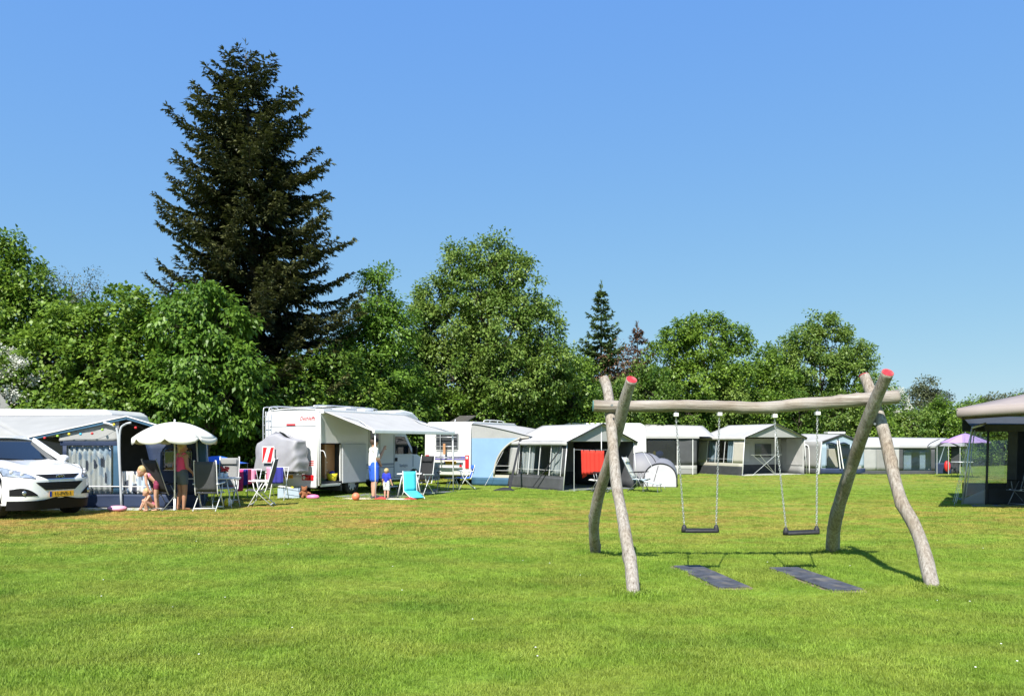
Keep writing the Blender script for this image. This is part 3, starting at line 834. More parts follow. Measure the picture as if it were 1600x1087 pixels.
WH = ['at the left picture edge', 'behind the blossom at left', 'behind the blue tent ridge', 'right behind the white parasol', 'behind the empty chairs', 'behind the bicycle cover', 'in the dark under the tall spruce', 'just right of the spruce trunk',
      'above the motorhome roof', 'above the motorhome cab', 'above the caravan with bike rack', 'above the solar panel', 'above the grey tent with red towel', 'below the round oak at its right', 'left of the swing posts', 'behind the left swing posts', 'under the brown conifer',
      'behind the left swing chains', 'between the two swings', 'behind the right swing chain', 'right of the second swing', 'left of the right swing posts', 'behind the right swing posts', 'right of the blossom by the swing', 'above the lilac parasol', 'left of the taupe canopy', 'behind the taupe canopy', 'at the right picture edge']
for i, (px, py, rx, ry) in enumerate(HB):
    d = hedge_d(px); k = d / FPX
    yb = HY + FPX * CH / d
    lob = [(px, py, rx, ry)]
    lob.append((px + rnd.uniform(-14, 14), (py + yb) / 2 + 4, rx * 1.05, max(22, (yb - py) * .48), .3))
    lob.append((px + rnd.uniform(-20, 20), py + 10, rx, ry, 2.2))
    leafy_tree('hedge_shrub', 'leafy shrub of the hedge ' + WH[i], 'shrub', px, d + .2, lob, rnd.choice(('leaf_deep', 'leaf_hazel', 'leaf_deep', 'leaf_oak')), .14, .62,
               per=50, spacing=.28, group='hedge shrubs', trunk_r=.06)

LB = []
for i, px in enumerate(range(-60, 1660, 75)):
    d = hedge_d(px) + 6.0
    yb = HY + FPX * CH / d
    top = float(np.interp(px, [0, 300, 420, 600, 760, 900, 1050, 1200, 1400, 1500, 1600], [520, 540, 560, 560, 520, 600, 590, 610, 640, 662, 660]))
    h = yb - top
    LB += [(px, top + h * .3, 52, h * .33, d - 45), (px + 15, top + h * .7, 56, h * .34, d - 45)]
rw_t = leafy_tree('background_wood', 'dark mass of foliage behind the hedge trees', 'wood', 800, 45, LB, 'leaf_deep', .20, .75, per=36, spacing=.42, clump=.55, has_trunk=False, limbs=False)
rw_t['kind'] = 'stuff'
# ---------------------------------------------------------------- log swing
BD = 9.75
sw = thing('log_swing', 'weathered grey log swing frame with crossed legs and red topped posts', 'swing', G(1165, BD), 0)
def log_part(name, pts, r0, r1, mat, parent, n=22, seed=0):
    sp = spline(pts, 60); m = len(sp)
    rs = [r0 + (r1 - r0) * i / (m - 1) for i in range(m)]
    k = MB(); k.tube(sp, rs, n)
    rk = random.Random(seed * 13 + 5); knots = [(rk.randint(3, m - 4) * n + rk.randint(0, n - 1)) for _ in range(7)]; kp = [k.v[q].copy() for q in knots]
    for i, p in enumerate(k.v[: m * n]):
        c = sp[i // n]; dv = p - c
        f = 1 + .11 * mnoise.noise(V((p.x * 2.6, p.y * 2.6, p.z * 2.2 + seed))) + .07 * mnoise.noise(V((p.x * 11, p.y * 11, p.z * 3 + seed))) + sum(.16 * math.exp(-((p - q).length / .045) ** 2) for q in kp)
        k.v[i] = c + dv * f
    return k.build(name, mat, parent, world=True, smooth=True), sp
def leg(pixels, dfoot, dcross, ycross, r0, r1, cap, seed):
    # pixels from foot to top; the depth runs straight from the foot through the crossing
    zc = CH + (HY - ycross) / FPX * dcross
    pts = []
    for x, y in pixels:
        d = dfoot
        for _ in range(12):
            z = CH + (HY - y) / FPX * d; d = dfoot + (dcross - dfoot) * z / zc
        pts.append(P(x, y, d))
    pts[0].z = 0.0
    ext = pts[0] + (pts[0] - pts[1]).normalized() * .25
    o, sp = log_part('leg', [ext] + pts, r0, r1, 'log_upright', sw, seed=seed)
    t = (sp[-1] - sp[-2]).normalized()
    c = MB(); c.tube([sp[-1] - t * .004, sp[-1] + t * .006], [r1 * .97, r1 * .95], 22)
    c.build('painted_end', cap, sw, world=True)
leg([(990, 929), (986, 885), (980, 850), (972, 805), (963, 756), (958, 700), (954, 654), (951, 619), (947, 600), (943, 592)], 8.35, 9.72, 662, .070, .064, 'log_top_red', 1)
leg([(931, 866), (928, 819), (935, 777), (945, 742), (958, 700), (968, 661), (976, 626), (987, 593)], 11.38, 9.72, 664, .082, .067, 'log_top_red', 2)
leg([(1458, 920), (1451, 892), (1442, 857), (1428, 819), (1407, 780), (1393, 728), (1383, 682), (1372, 647), (1359, 609), (1350, 587)], 8.68, 9.78, 655, .078, .070, 'log_top_red', 3)
leg([(1301, 863), (1302, 833), (1308, 801), (1318, 766), (1334, 717), (1351, 668), (1369, 623), (1387, 582)], 11.58, 9.78, 655, .099, .072, 'log_top_red', 4)
bp, bsp = log_part('beam', [P(927, 634, BD), P(985, 635, BD), P(1060, 634, BD), P(1130, 635, BD), P(1190, 637, BD), P(1240, 633, BD), P(1300, 628, BD), P(1350, 624, BD), P(1402, 620, BD)], .074, .084, 'log_level', sw, seed=7)
for e, nx, m in ((bsp[0], -1, .074), (bsp[-1], 1, .084)):
    c = MB(); c.tube([e - V((nx * .004, 0, 0)), e + V((nx * .006, 0, 0))], [m * .96, m * .93], 22); c.build('painted_end', 'log_end_teal', sw, world=True)
for x, y, d in ((956, 633, BD - .25), (1366, 662, BD - .1)):
    b = MB(); b.lathe([(.001, -.02), (.016, -.02), (.016, .01), (.001, .01)], P(x, y, d + .06), 8, 'y'); b.build('bolt', 'grey_metal', sw, world=True, smooth=False)
def chain(name, a, b, parent):
    k = MB(); L = (b - a).length; n = int(L / .030); t = (b - a).normalized()
    x = t.cross(V((0, 1, 0))).normalized(); y = t.cross(x)
    for i in range(n):
        c = a.lerp(b, (i + .5) / n); s = x if i % 2 else y
        pts = []
        for j in range(8):
            an = 2 * math.pi * j / 8
            pts.append(c + t * .021 * math.sin(an) + s * .0105 * math.cos(an))
        k0 = len(k.v)
        for j in range(8):
            p = pts[j]; rad = (p - c).normalized(); o = t.cross(s)
            for q in range(4):
                aa = math.pi / 2 * q; k.v.append(p + (rad * math.cos(aa) + o * math.sin(aa)) * .0042)
        for j in range(8):
            for q in range(4):
                k.f.append((k0 + j * 4 + q, k0 + j * 4 + (q + 1) % 4, k0 + ((j + 1) % 8) * 4 + (q + 1) % 4, k0 + ((j + 1) % 8) * 4 + q))
    o = k.build(name, 'galvanised', parent, world=True)
    o['kind'] = 'stuff'
    return o
def swing_seat(t0, t1, s0, s1, label):
    A = P(*t0, BD); B = P(*t1, BD); a = P(*s0, BD + .05); b = P(*s1, BD + .05)
    mid = (a + b) / 2
    t = thing('chain_swing', label, 'swing', mid, 0, 'swing seats on chains')
    for top, bot in ((A, a), (B, b)):
        h = MB(); h.box(top + V((0, 0, -.005)), (.058, .075, .045)); h.build('hanger', 'white_plastic', t, world=True, bevel=.006)
        h = MB(); h.tube([top + V((0, 0, .10)), top + V((0, 0, -.05))], .011, 8); h.build('hanger_pin', 'galvanised', t, world=True, smooth=True)
        chain('chain', top + V((0, 0, -.04)), bot + V((0, 0, .03)), t)
    d = (b - a); L = d.length; d.normalize()
    s = MB()
    c = mid + V((0, 0, -.045))
    ux = d; uy = V((0, 1, 0)); uz = ux.cross(uy)
    rot = Matrix((ux, uy, uz)).transposed()
    s.box(c, (L + .01, .19, .042), rot)
    s.build('seat_board', 'black_rubber', t, world=True, bevel=.018, smooth=True, bseg=3)
    for e in (a, b):
        q = MB(); q.lathe([(.001, -.07), (.036, -.068), (.038, -.03), (.030, .0), (.017, .03), (.001, .034)], e, 12)
        q.build('seat_end', 'black_rubber', t, world=True, smooth=True)
    for i in range(3):
        g_ = MB(); g_.box(c + uy * (-.05 + .05 * i) + uz * .0225, (L - .09, .012, .006), rot); g_.build('grip_rib', 'black_rubber', t, world=True)
swing_seat((1056, 647), (1124, 646), (1069, 823), (1119, 823), 'left black rubber swing seat on chains')
swing_seat((1210, 649), (1277, 645), (1228, 827), (1276, 825), 'right black rubber swing seat on chains')
for (a, b, w), side in zip(SWING_MATS, ('left', 'right')):
    d = (b - a).normalized(); n = V((-d.y, d.x, 0)) * w / 2
    m = MB(); m.slab([a + n, b + n, b - n, a - n], .05, (0, 0, 1))
    # worn bare soil rim stays below the grass; the mat lies almost flush
    o = m.build('rubber_mat', mk('mat_rubber_' + side, (.05, .054, .066), .8, var=.45, scale=9, bump=.5, bscale=50, dirt=(.22, .19, .14), dscale=3.5), None, origin=(a + b) / 2, bevel=.008)
    o.location.z = 0.0
    tag(o, 'flat dark rubber mat in the grass under the %s swing' % side, 'rubber mat', 'rubber mats under the swings')

mk('bare_soil', (.20, .155, .095), .95, var=.3, scale=12, bump=.5, bscale=40)
for (a, b, w), side in zip(SWING_MATS, ('left', 'right')):
    d = (b - a).normalized(); n = V((-d.y, d.x, 0)); L = (b - a).length; pts = []
    for i in range(40):
        an = 2 * math.pi * i / 40; cx_, sy_ = math.cos(an), math.sin(an)
        q = (a + b) / 2 + d * (L / 2 + .10) * math.copysign(abs(cx_) ** .35, cx_) + n * (w / 2 + .05) * math.copysign(abs(sy_) ** .35, sy_)
        q = q + V((.03 * mnoise.noise(q * 6), .03 * mnoise.noise(q * 6 + V((5, 0, 0))), 0)); pts.append((q.x, q.y, .004))
    k = MB(); k.add(pts, [tuple(range(40))]); tag(k.build('bare_soil', 'bare_soil'), 'worn bare soil round the %s swing mat' % side, 'soil', kind='structure')
# ---------------------------------------------------------------- people
def fused(name, shapes, voxel, mat, parent, smooth_it=4):
    """capsules (a, b, ra, rb) and ellipsoids (c, (rx,ry,rz)) fused into one continuous surface"""
    k = MB()
    for s in shapes:
        if len(s) == 4:
            a, b, ra, rb = Vector(s[0]), Vector(s[1]), s[2], s[3]
            if (b - a).length < 1e-5: continue
            k.tube([a, a.lerp(b, .5), b], [ra, (ra + rb) / 2, rb], 10)
            k.ell(a, (ra,) * 3, 10, 7); k.ell(b, (rb,) * 3, 10, 7)
        else:
            k.ell(s[0], s[1], 14, 10)
    me = bpy.data.meshes.new(name); me.from_pydata([tuple(p) for p in k.v], [], k.f)
    bm = bmesh.new(); bm.from_mesh(me); bmesh.ops.recalc_face_normals(bm, faces=bm.faces); bm.to_mesh(me); bm.free()
    ob = bpy.data.objects.new(name, me); col.objects.link(ob)
    md = ob.modifiers.new('r', 'REMESH'); md.mode = 'VOXEL'; md.voxel_size = voxel; md.use_smooth_shade = True
    m2 = ob.modifiers.new('s', 'SMOOTH'); m2.iterations = smooth_it; m2.factor = .5
    dg = bpy.context.evaluated_depsgraph_get()
    me2 = bpy.data.meshes.new_from_object(ob.evaluated_get(dg))
    col.objects.unlink(ob); bpy.data.objects.remove(ob)
    me2.materials.clear(); me2.materials.append(MAT[mat])
    me2.name = name
    o = bpy.data.objects.new(name, me2); col.objects.link(o); o.parent = parent
    return o

def lp(a, b, f): return Vector(a).lerp(Vector(b), f)

def person(label, loc, rotz, h, J, skin, clothes, hair, fat=1.0, child=False, group=None, cap=None, shoes=None, hairlong=False):
    """figure facing +x, left is +y; J overrides joints given as fractions of the height"""
    t = thing('person', label, 'person', loc, rotz, group)
    hs = 1.35 if child else 1.0
    D = dict(pelvis=(0, 0, .53), waist=(0, 0, .62), chest=(0, 0, .735), neck=(0, 0, .825), head=(.012, 0, .928 if not child else .905),
             shl=(0, .098, .80), shr=(0, -.098, .80), ell=(-.015, .125, .635), elr=(-.015, -.125, .635), wrl=(.02, .135, .49), wrr=(.02, -.135, .49),
             hpl=(0, .05, .515), hpr=(0, -.05, .515), knl=(.012, .055, .285), knr=(.012, -.055, .285), anl=(-.008, .057, .04), anr=(-.008, -.057, .04),
             tol=(.085, .066, .017), tor=(.085, -.066, .017), look=(1, 0, 0))
    D.update(J); look = Vector(D.pop('look')).normalized()
    j = {k: Vector(v) * h for k, v in D.items()}
    q = lambda r: r * h * fat
    S = []
    S.append((j['pelvis'] + V((0, .03 * h, 0)), j['pelvis'] - V((0, .03 * h, 0)), q(.062), q(.062)))
    S.append((j['pelvis'], j['waist'], q(.070), q(.060))); S.append((j['waist'] + V((0, .022 * h, 0)), j['chest'] + V((0, .03 * h, 0)), q(.05), q(.056)))
    S.append((j['waist'] - V((0, .022 * h, 0)), j['chest'] - V((0, .03 * h, 0)), q(.05), q(.056)))
    S.append((j['chest'], j['neck'], q(.058), q(.036))); S.append((j['neck'], j['head'], q(.031), q(.031)))
    S.append((j['shl'], j['shr'], q(.038), q(.038)))
    hr = .066 * hs * h
    S.append((j['head'], (hr * .98, hr * .82, hr * 1.08)))
    S.append((j['head'] + look * hr * .45 - V((0, 0, hr * .45)), (hr * .5, hr * .5, hr * .5)))
    side = look.cross(V((0, 0, 1))).normalized()
    S.append((j['head'] + look * hr * .92 + V((0, 0, hr * .05)), j['head'] + look * hr * 1.1 - V((0, 0, hr * .22)), hr * .10, hr * .14))
    for sg in (-1, 1): S.append((j['head'] + side * sg * hr * .83, (hr * .18, hr * .09, hr * .26)))
    for a in 'lr':
        S.append((j['sh' + a], j['el' + a], q(.033), q(.025))); S.append((j['el' + a], j['wr' + a], q(.025), q(.017)))
        fd = (j['wr' + a] - j['el' + a]).normalized()
        acr = fd.cross(V((0, 1, 0)) if abs(fd.y) < .7 else V((0, 0, 1))).normalized()
        palm = j['wr' + a] + fd * .045 * h
        S.append((j['wr' + a], palm, q(.016), q(.021))); 
        for fi in range(4):
            b0 = palm + acr * (fi - 1.5) * .0115 * h; ln = (.038, .044, .041, .032)[fi] * h
            side_v = fd.cross(acr)
            b1 = b0 + fd * ln * .55; b2 = b1 + (fd * .75 + side_v * .5) * ln * .5
            S.append((b0, b1, q(.0056), q(.0052))); S.append((b1, b2, q(.0052), q(.0045)))
        th = j['wr' + a] + fd * .018 * h - acr * .016 * h
        S.append((th, th + (fd * .7 - acr * .7) * .035 * h, q(.0066), q(.0055)))
        S.append((j['hp' + a], j['kn' + a], q(.053), q(.036))); S.append((j['kn' + a], lp(j['kn' + a], j['an' + a], .35), q(.034), q(.034)))
        S.append((lp(j['kn' + a], j['an' + a], .35), j['an' + a], q(.034), q(.020))); S.append((j['an' + a] - V((0, 0, .012 * h)), j['to' + a], q(.020), q(.015)))
    fused('body', S, .010 if not child else .008, skin, t)
    for nm, mat, fn in clothes:
        fused(nm, fn(j, q, h), .012 if not child else .009, mat, t)
    if shoes:
        for a in 'lr':
            fused('shoe', [(j['an' + a] - V((0, 0, .018 * h)), j['to' + a] + V((.008 * h, 0, .002 * h)), q(.028), q(.022)), (j['an' + a] - V((.018 * h, 0, .018 * h)), j['an' + a] - V((0, 0, .015 * h)), q(.024), q(.028))], .009, shoes, t)
    if hair:
        H = [(j['head'] - look * hr * .22 + V((0, 0, hr * .26)), (hr * 1.0, hr * .92, hr * .98))]
        if hairlong:
            H.append((j['head'] - look * hr * .6, j['head'] - look * hr * .75 - V((0, 0, hr * 1.1)), hr * .55, hr * .3))
        fused('hair', H, .010, hair, t)
    if cap:
        fused('cap', [(j['head'] - look * hr * .02 + V((0, 0, hr * .42)), (hr * 1.08, hr * .98, hr * .82)), (j['head'] + look * hr * .7 + V((0, 0, hr * .42)), j['head'] + look * hr * 1.5 + V((0, 0, hr * .34)), hr * .20, hr * .12)], .010, cap, t)
    for sg in (-1, 1):
        e = MB(); e.ell(j['head'] + look * hr * .84 + side * sg * hr * .34 + V((0, 0, hr * .08)), (hr * .13,) * 3, 8, 6); e.build('eye', 'ink_black', t, smooth=True)
    return t

def shirt(j, q, h):
    S = [(j['waist'] - V((0, 0, .05 * h)), j['chest'], q(.078), q(.074)), (j['chest'], lp(j['chest'], j['neck'], .75), q(.066), q(.046)), (j['shl'], j['shr'], q(.046), q(.046))]
    S += [(j['waist'] + V((0, s * .022 * h, -.03 * h)), j['chest'] + V((0, s * .03 * h, 0)), q(.060), q(.064)) for s in (-1, 1)]
    for a in 'lr': S.append((j['sh' + a], lp(j['sh' + a], j['el' + a], .68), q(.042), q(.040)))
    return S
def tank(j, q, h):
    S = [(j['waist'] - V((0, 0, .035 * h)), j['chest'], q(.074), q(.066)), (j['chest'], lp(j['chest'], j['neck'], .35), q(.062), q(.05))]
    S += [(j['waist'] + V((0, s * .022 * h, -.03 * h)), j['chest'] + V((0, s * .03 * h, 0)), q(.056), q(.061)) for s in (-1, 1)]
    S += [(lp(j['chest'], j['sh' + a], .3) , lp(j['sh' + a], j['neck'], .35) + V((0, 0, .012 * h)), q(.045), q(.034)) for a in 'lr']
    return S
def shorts(len_):
    def f(j, q, h):
        S = [(j['pelvis'] + V((0, .032 * h, .03 * h)), j['pelvis'] + V((0, -.032 * h, .03 * h)), q(.068), q(.068)), (j['pelvis'], j['pelvis'] + V((0, 0, .05 * h)), q(.076), q(.072))]
        for a in 'lr': S.append((j['hp' + a], lp(j['hp' + a], j['kn' + a], len_), q(.064), q(.058)))
        return S
    return f
def swimsuit(j, q, h):
    return [(j['pelvis'], j['waist'], q(.078), q(.068)), (j['pelvis'] + V((0, .03 * h, 0)), j['pelvis'] - V((0, .03 * h, 0)), q(.068), q(.068)), (j['waist'], j['chest'], q(.066), q(.064))]

WD = 18.85
# woman in pink, seen from behind, facing right and away
person('woman in pink tank top and grey shorts standing under the white parasol', G(284, WD), R(58), 1.66,
       dict(elr=(.00, -.125, .64), wrr=(.10, -.115, .555), ell=(-.03, .15, .645), wrl=(.03, .125, .555), look=(1, -.25, -.05), knl=(.01, .05, .285), anl=(-.02, .06, .04), tol=(.07, .07, .017)),
       'skin_tanned', [('tank_top', 'tank_pink', tank), ('shorts', 'shorts_grey', shorts(.42))], 'hair_blond', 1.02, hairlong=True)
# girl bending forward to the left
person('blond girl in maroon swimwear bending forward beside the dark chair', G(246, WD - .15), R(187), 1.22,
       dict(waist=(.05, 0, .615), chest=(.15, 0, .70), neck=(.215, 0, .745), head=(.30, 0, .79), shl=(.19, .10, .715), shr=(.19, -.10, .715), ell=(.17, .12, .55), elr=(.17, -.12, .55),
            wrl=(.12, .11, .42), wrr=(.12, -.11, .42), look=(.75, 0, -.65), knl=(.02, .05, .28), knr=(.03, -.05, .28)),
       'skin', [('swimsuit', 'swim_maroon', shorts(.22)), ('swim_top', 'swim_pink', lambda j, q, h: [(j['chest'] + V((0, .03 * h, 0)), j['chest'] - V((0, .03 * h, 0)), q(.063), q(.063))])], 'hair_blond', .95, child=True, hairlong=True)
# small child crouching beside her
person('small child crouching in the grass at the girl\'s feet', G(238, WD - .1), R(215), .92,
       dict(pelvis=(-.02, 0, .13), waist=(.03, 0, .22), chest=(.08, 0, .33), neck=(.11, 0, .41), head=(.15, 0, .50), shl=(.09, .10, .385), shr=(.09, -.10, .385), ell=(.20, .14, .24), elr=(.20, -.14, .24), wrl=(.27, .09, .10), wrr=(.27, -.09, .10),
            hpl=(0, .06, .13), hpr=(0, -.06, .13), knl=(.20, .13, .27), knr=(.20, -.13, .27), anl=(.14, .12, .04), anr=(.14, -.12, .04), tol=(.23, .13, .017), tor=(.23, -.13, .017), look=(.8, 0, -.6)),
       'skin', [('swimsuit', 'swim_pink', lambda j, q, h: [(j['pelvis'], j['waist'], q(.085), q(.075))])], 'hair_blond', 1.08, child=True)
# man facing right, one arm lifted
person('man in white T-shirt, blue shorts and black cap lifting one hand beside the motorhome', G(584, 22.9), R(28), 1.80,
       dict(elr=(.03, -.14, .655), wrr=(.10, -.03, .575), ell=(.15, .14, .675), wrl=(.225, .17, .80), knl=(.02, .075, .285), anl=(.015, .09, .04), tol=(.10, .10, .017), knr=(.0, -.075, .285), anr=(-.035, -.085, .04), tor=(.06, -.095, .017), look=(1, .35, .15)),
       'skin', [('t_shirt', 'shirt_white', shirt), ('shorts', 'shorts_blue', shorts(.80))], 'hair_dark', 1.16, cap='cap_black', shoes='shoe_dark')
person('blond toddler in royal blue shirt standing next to the man in blue shorts', G(604, 22.75), R(75), .90,
       dict(wrl=(.05, .15, .50), elr=(-.02, -.15, .62), wrr=(.0, -.19, .50), look=(1, .1, -.1), anr=(-.05, -.07, .04), tor=(.03, -.08, .017)),
       'skin', [('t_shirt', 'royal_blue', shirt), ('shorts', 'pattern_shorts', shorts(.85))], 'hair_blond', 1.12, child=True, shoes='shoe_dark')
# ---------------------------------------------------------------- furniture builders
def recliner(label, loc, rotz, fabric='dark_grey_fabric', frame='white_metal', lean=.30, backh=.78, cat='chair', group='folding camp chairs'):
    """high-backed folding camp chair facing +x"""
    t = thing('camp_chair', label, cat, loc, rotz, group)
    w = .27; sz = .44
    bx = -.24; top = V((bx - lean * backh, 0, sz + backh))
    b = MB()
    def bk(u, v):
        p = V((bx, 0, sz + .03)).lerp(top, v)
        return (p.x - .03 * math.sin(v * 3.0) + .015 * math.cos((u - .5) * 3), (u - .5) * 2 * (w - .02), p.z)
    b.grid(bk, 6, 8); b.build('backrest', fabric, t, smooth=True, thick=.025)
    hp = MB(); hp.box(V((bx, 0, sz)).lerp(top, .87) + V((.03, 0, 0)), (.05, .42, .15), Matrix.Rotation(-math.atan(lean), 3, 'Y')); hp.build('headrest', fabric, t, bevel=.02, smooth=True)
    s = MB(); s.grid(lambda u, v: (bx + .5 * u, (v - .5) * 2 * (w - .02), sz - .03 * math.sin(u * 3.1)), 6, 4); s.build('seat', fabric, t, smooth=True, thick=.025)
    for sg in (-1, 1):
        y = sg * w
        f = MB(); f.tube(spline([V((bx + .05, y, sz - .05)), V((bx, y, sz + .03)), V((top.x, y, top.z - .03)), V((top.x, y * .9, top.z + .01))], 8), .013, 6); f.build('back_frame', frame, t, smooth=True)
        a = MB(); a.bar((bx - .07, y * 1.06, sz + .215), (bx + .44, y * 1.06, sz + .235), .05, .028); a.build('armrest', frame if frame == 'white_metal' else 'black_plastic', t, bevel=.01)
        l = MB(); l.tube([(bx + .46, y, .0), (bx + .08, y, sz + .21)], .012, 6); l.build('leg', frame, t, smooth=True)
        l = MB(); l.tube([(bx - .16, y, .0), (bx + .30, y, sz + .0), (bx + .34, y, sz + .21)], .012, 6); l.build('leg', frame, t, smooth=True)
    for x, z in ((bx + .40, .07), (bx - .12, .07), (bx + .5, sz - .02)):
        c = MB(); c.tube([(x, -w, z), (x, w, z)], .013, 6); c.build('stretcher', frame, t, smooth=True)
    return t

def table(label, loc, rotz, L=1.0, W=.65, H=.70, top='white_plastic', frame='white_metal', group='camp tables'):
    t = thing('camp_table', label, 'table', loc, rotz, group)
    m = MB(); m.box((0, 0, H - .015), (L, W, .03)); m.build('table_top', top, t, bevel=.008)
    e = MB()
    for sx in (-1, 1):
        for sy in (-1, 1):
            l = MB(); l.tube([(sx * (L / 2 - .16), sy * (W / 2 - .06), H - .03), (sx * (L / 2 - .02), sy * (W / 2 - .04), 0)], .014, 6); l.build('leg', frame, t, smooth=True)
        c = MB(); c.tube([(sx * (L / 2 - .10), -W / 2 + .05, H * .55), (sx * (L / 2 - .10), W / 2 - .05, H * .55)], .010, 6); c.build('stretcher', frame, t, smooth=True)
    return t

def parasol(label, loc, z_edge, z_top, rad, mat, n=8, scallop=.10, pole='white_metal', flat=False):
    t = thing('parasol', label, 'parasol', loc, 0)
    p = MB(); p.tube([(0, 0, 0), (0, 0, z_top + .02)], .018, 10); p.build('pole', pole, t, smooth=True)
    k = MB(); k.lathe([(.001, z_top + .07), (.02, z_top + .06), (.024, z_top - .01), (.001, z_top - .015)], (0, 0, 0), 10); k.build('finial', pole, t, smooth=True)
    for i in range(n):
        a0 = 2 * math.pi * i / n + .2; a1 = 2 * math.pi * (i + 1) / n + .2
        def f(u, v):
            r = rad * v; z = z_edge + (z_top - z_edge) * (1 - v ** (1.15 if flat else 2.0))
            a = a0 + (a1 - a0) * u
            chord = math.cos((a1 - a0) / 2) / math.cos(a - (a0 + a1) / 2)
            r *= chord * .55 + .45 - .02
            return (r * math.cos(a), r * math.sin(a), z - .03 * math.sin(math.pi * u) * v)
        c = MB(); c.grid(f, 6, 8); c.build('canopy_panel', mat, t, smooth=True, thick=.004)
        if scallop:
            def g2(u, v):
                x, y, z = f(u, 1.0); s = math.sin(math.pi * min(1, max(0, u))) ** .35
                return (x * (1 + .012 * v), y * (1 + .012 * v), z - scallop * v * (.25 + .75 * s))
            c = MB(); c.grid(g2, 8, 2); c.build('valance', mat, t, smooth=True, thick=.004)
        r_ = MB(); r_.tube([f(0, .05), f(0, .5), f(0, .98)], .006, 5); 
        for q in range(len(r_.v)): r_.v[q].z -= .015
        r_.build('rib', 'aluminium', t, smooth=True)
    b = MB(); b.lathe([(.001, 0), (.035, 0), (.035, .05), (.027, .07), (.027, .3), (.02, .3)], (0, 0, 0), 16); b.build('foot', 'white_plastic' if pole == 'white_metal' else 'grey_metal', t, smooth=True)
    return t

def ball(name, label, loc, r, mat, mat2=None):
    o = MB().ell((0, 0, r), (r, r, r), 20, 12)
    if not mat2:
        ob = o.build(name, mat, None, smooth=True); ob.location = loc; tag(ob, label, 'ball'); return ob
    t = thing(name, label, 'ball', loc)
    o.build('ball_skin', mat, t, smooth=True)
    c = MB()
    for i in range(3):
        a0 = i * 2.094
        c.grid(lambda u, v: (r * 1.012 * math.sin(math.pi * (v * .96 + .02)) * math.cos(a0 + u * 1.0), r * 1.012 * math.sin(math.pi * (v * .96 + .02)) * math.sin(a0 + u * 1.0), r - r * 1.012 * math.cos(math.pi * (v * .96 + .02))), 5, 10)
    c.build('coloured_panel', mat2, t, smooth=True)
    return t

def wheel(parent, c, r=.33, w=.2, side=-1, rim='aluminium'):
    """wheel with its axle along local y; c is the hub centre, side the outer face"""
    c = Vector(c)
    k = MB(); k.lathe([(r * .62, -w / 2), (r * .95, -w / 2), (r, -w / 3), (r, w / 3), (r * .95, w / 2), (r * .62, w / 2)], c, 26, 'y'); ty = k.build('wheel', 'tyre_rubber', parent, smooth=True)
    k = MB(); k.lathe([(r * .64, side * w * .28), (r * .62, side * w * .46), (r * .45, side * w * .40), (r * .2, side * w * .44), (.001, side * w * .46)], c, 26, 'y'); k.build('rim', rim, ty, smooth=True)
    for i in range(7):
        a = 2 * math.pi * i / 7
        h = MB(); h.ell(c + V((math.cos(a) * r * .5, side * w * .47, math.sin(a) * r * .5)), (r * .07, .008, r * .11), 8, 5); h.build('rim_slot', 'black_plastic', ty, smooth=True)
    return ty

def plate(parent, c, axis_u, normal, txt, w=.52, h=.115, detail=True):
    """yellow number plate; axis_u points along the text, normal out of the plate"""
    c = Vector(c); u = Vector(axis_u).normalized(); n = Vector(normal).normalized(); v = n.cross(u)
    rot = Matrix((u, v, n)).transposed()
    p = MB(); p.box(c, (w, h, .012), rot); po = p.build('number_plate', 'plate_yellow', parent, bevel=.003)
    b = MB(); b.box(c - u * (w / 2 - .025) + n * .0075, (.05, h * .96, .004), rot); b.build('plate_band', 'plate_blue', po)
    if txt:
        text_part('plate_lettering', txt, h * .86, 'ink_black', po, c + u * .022 + n * .008, rot.to_euler())
    return po

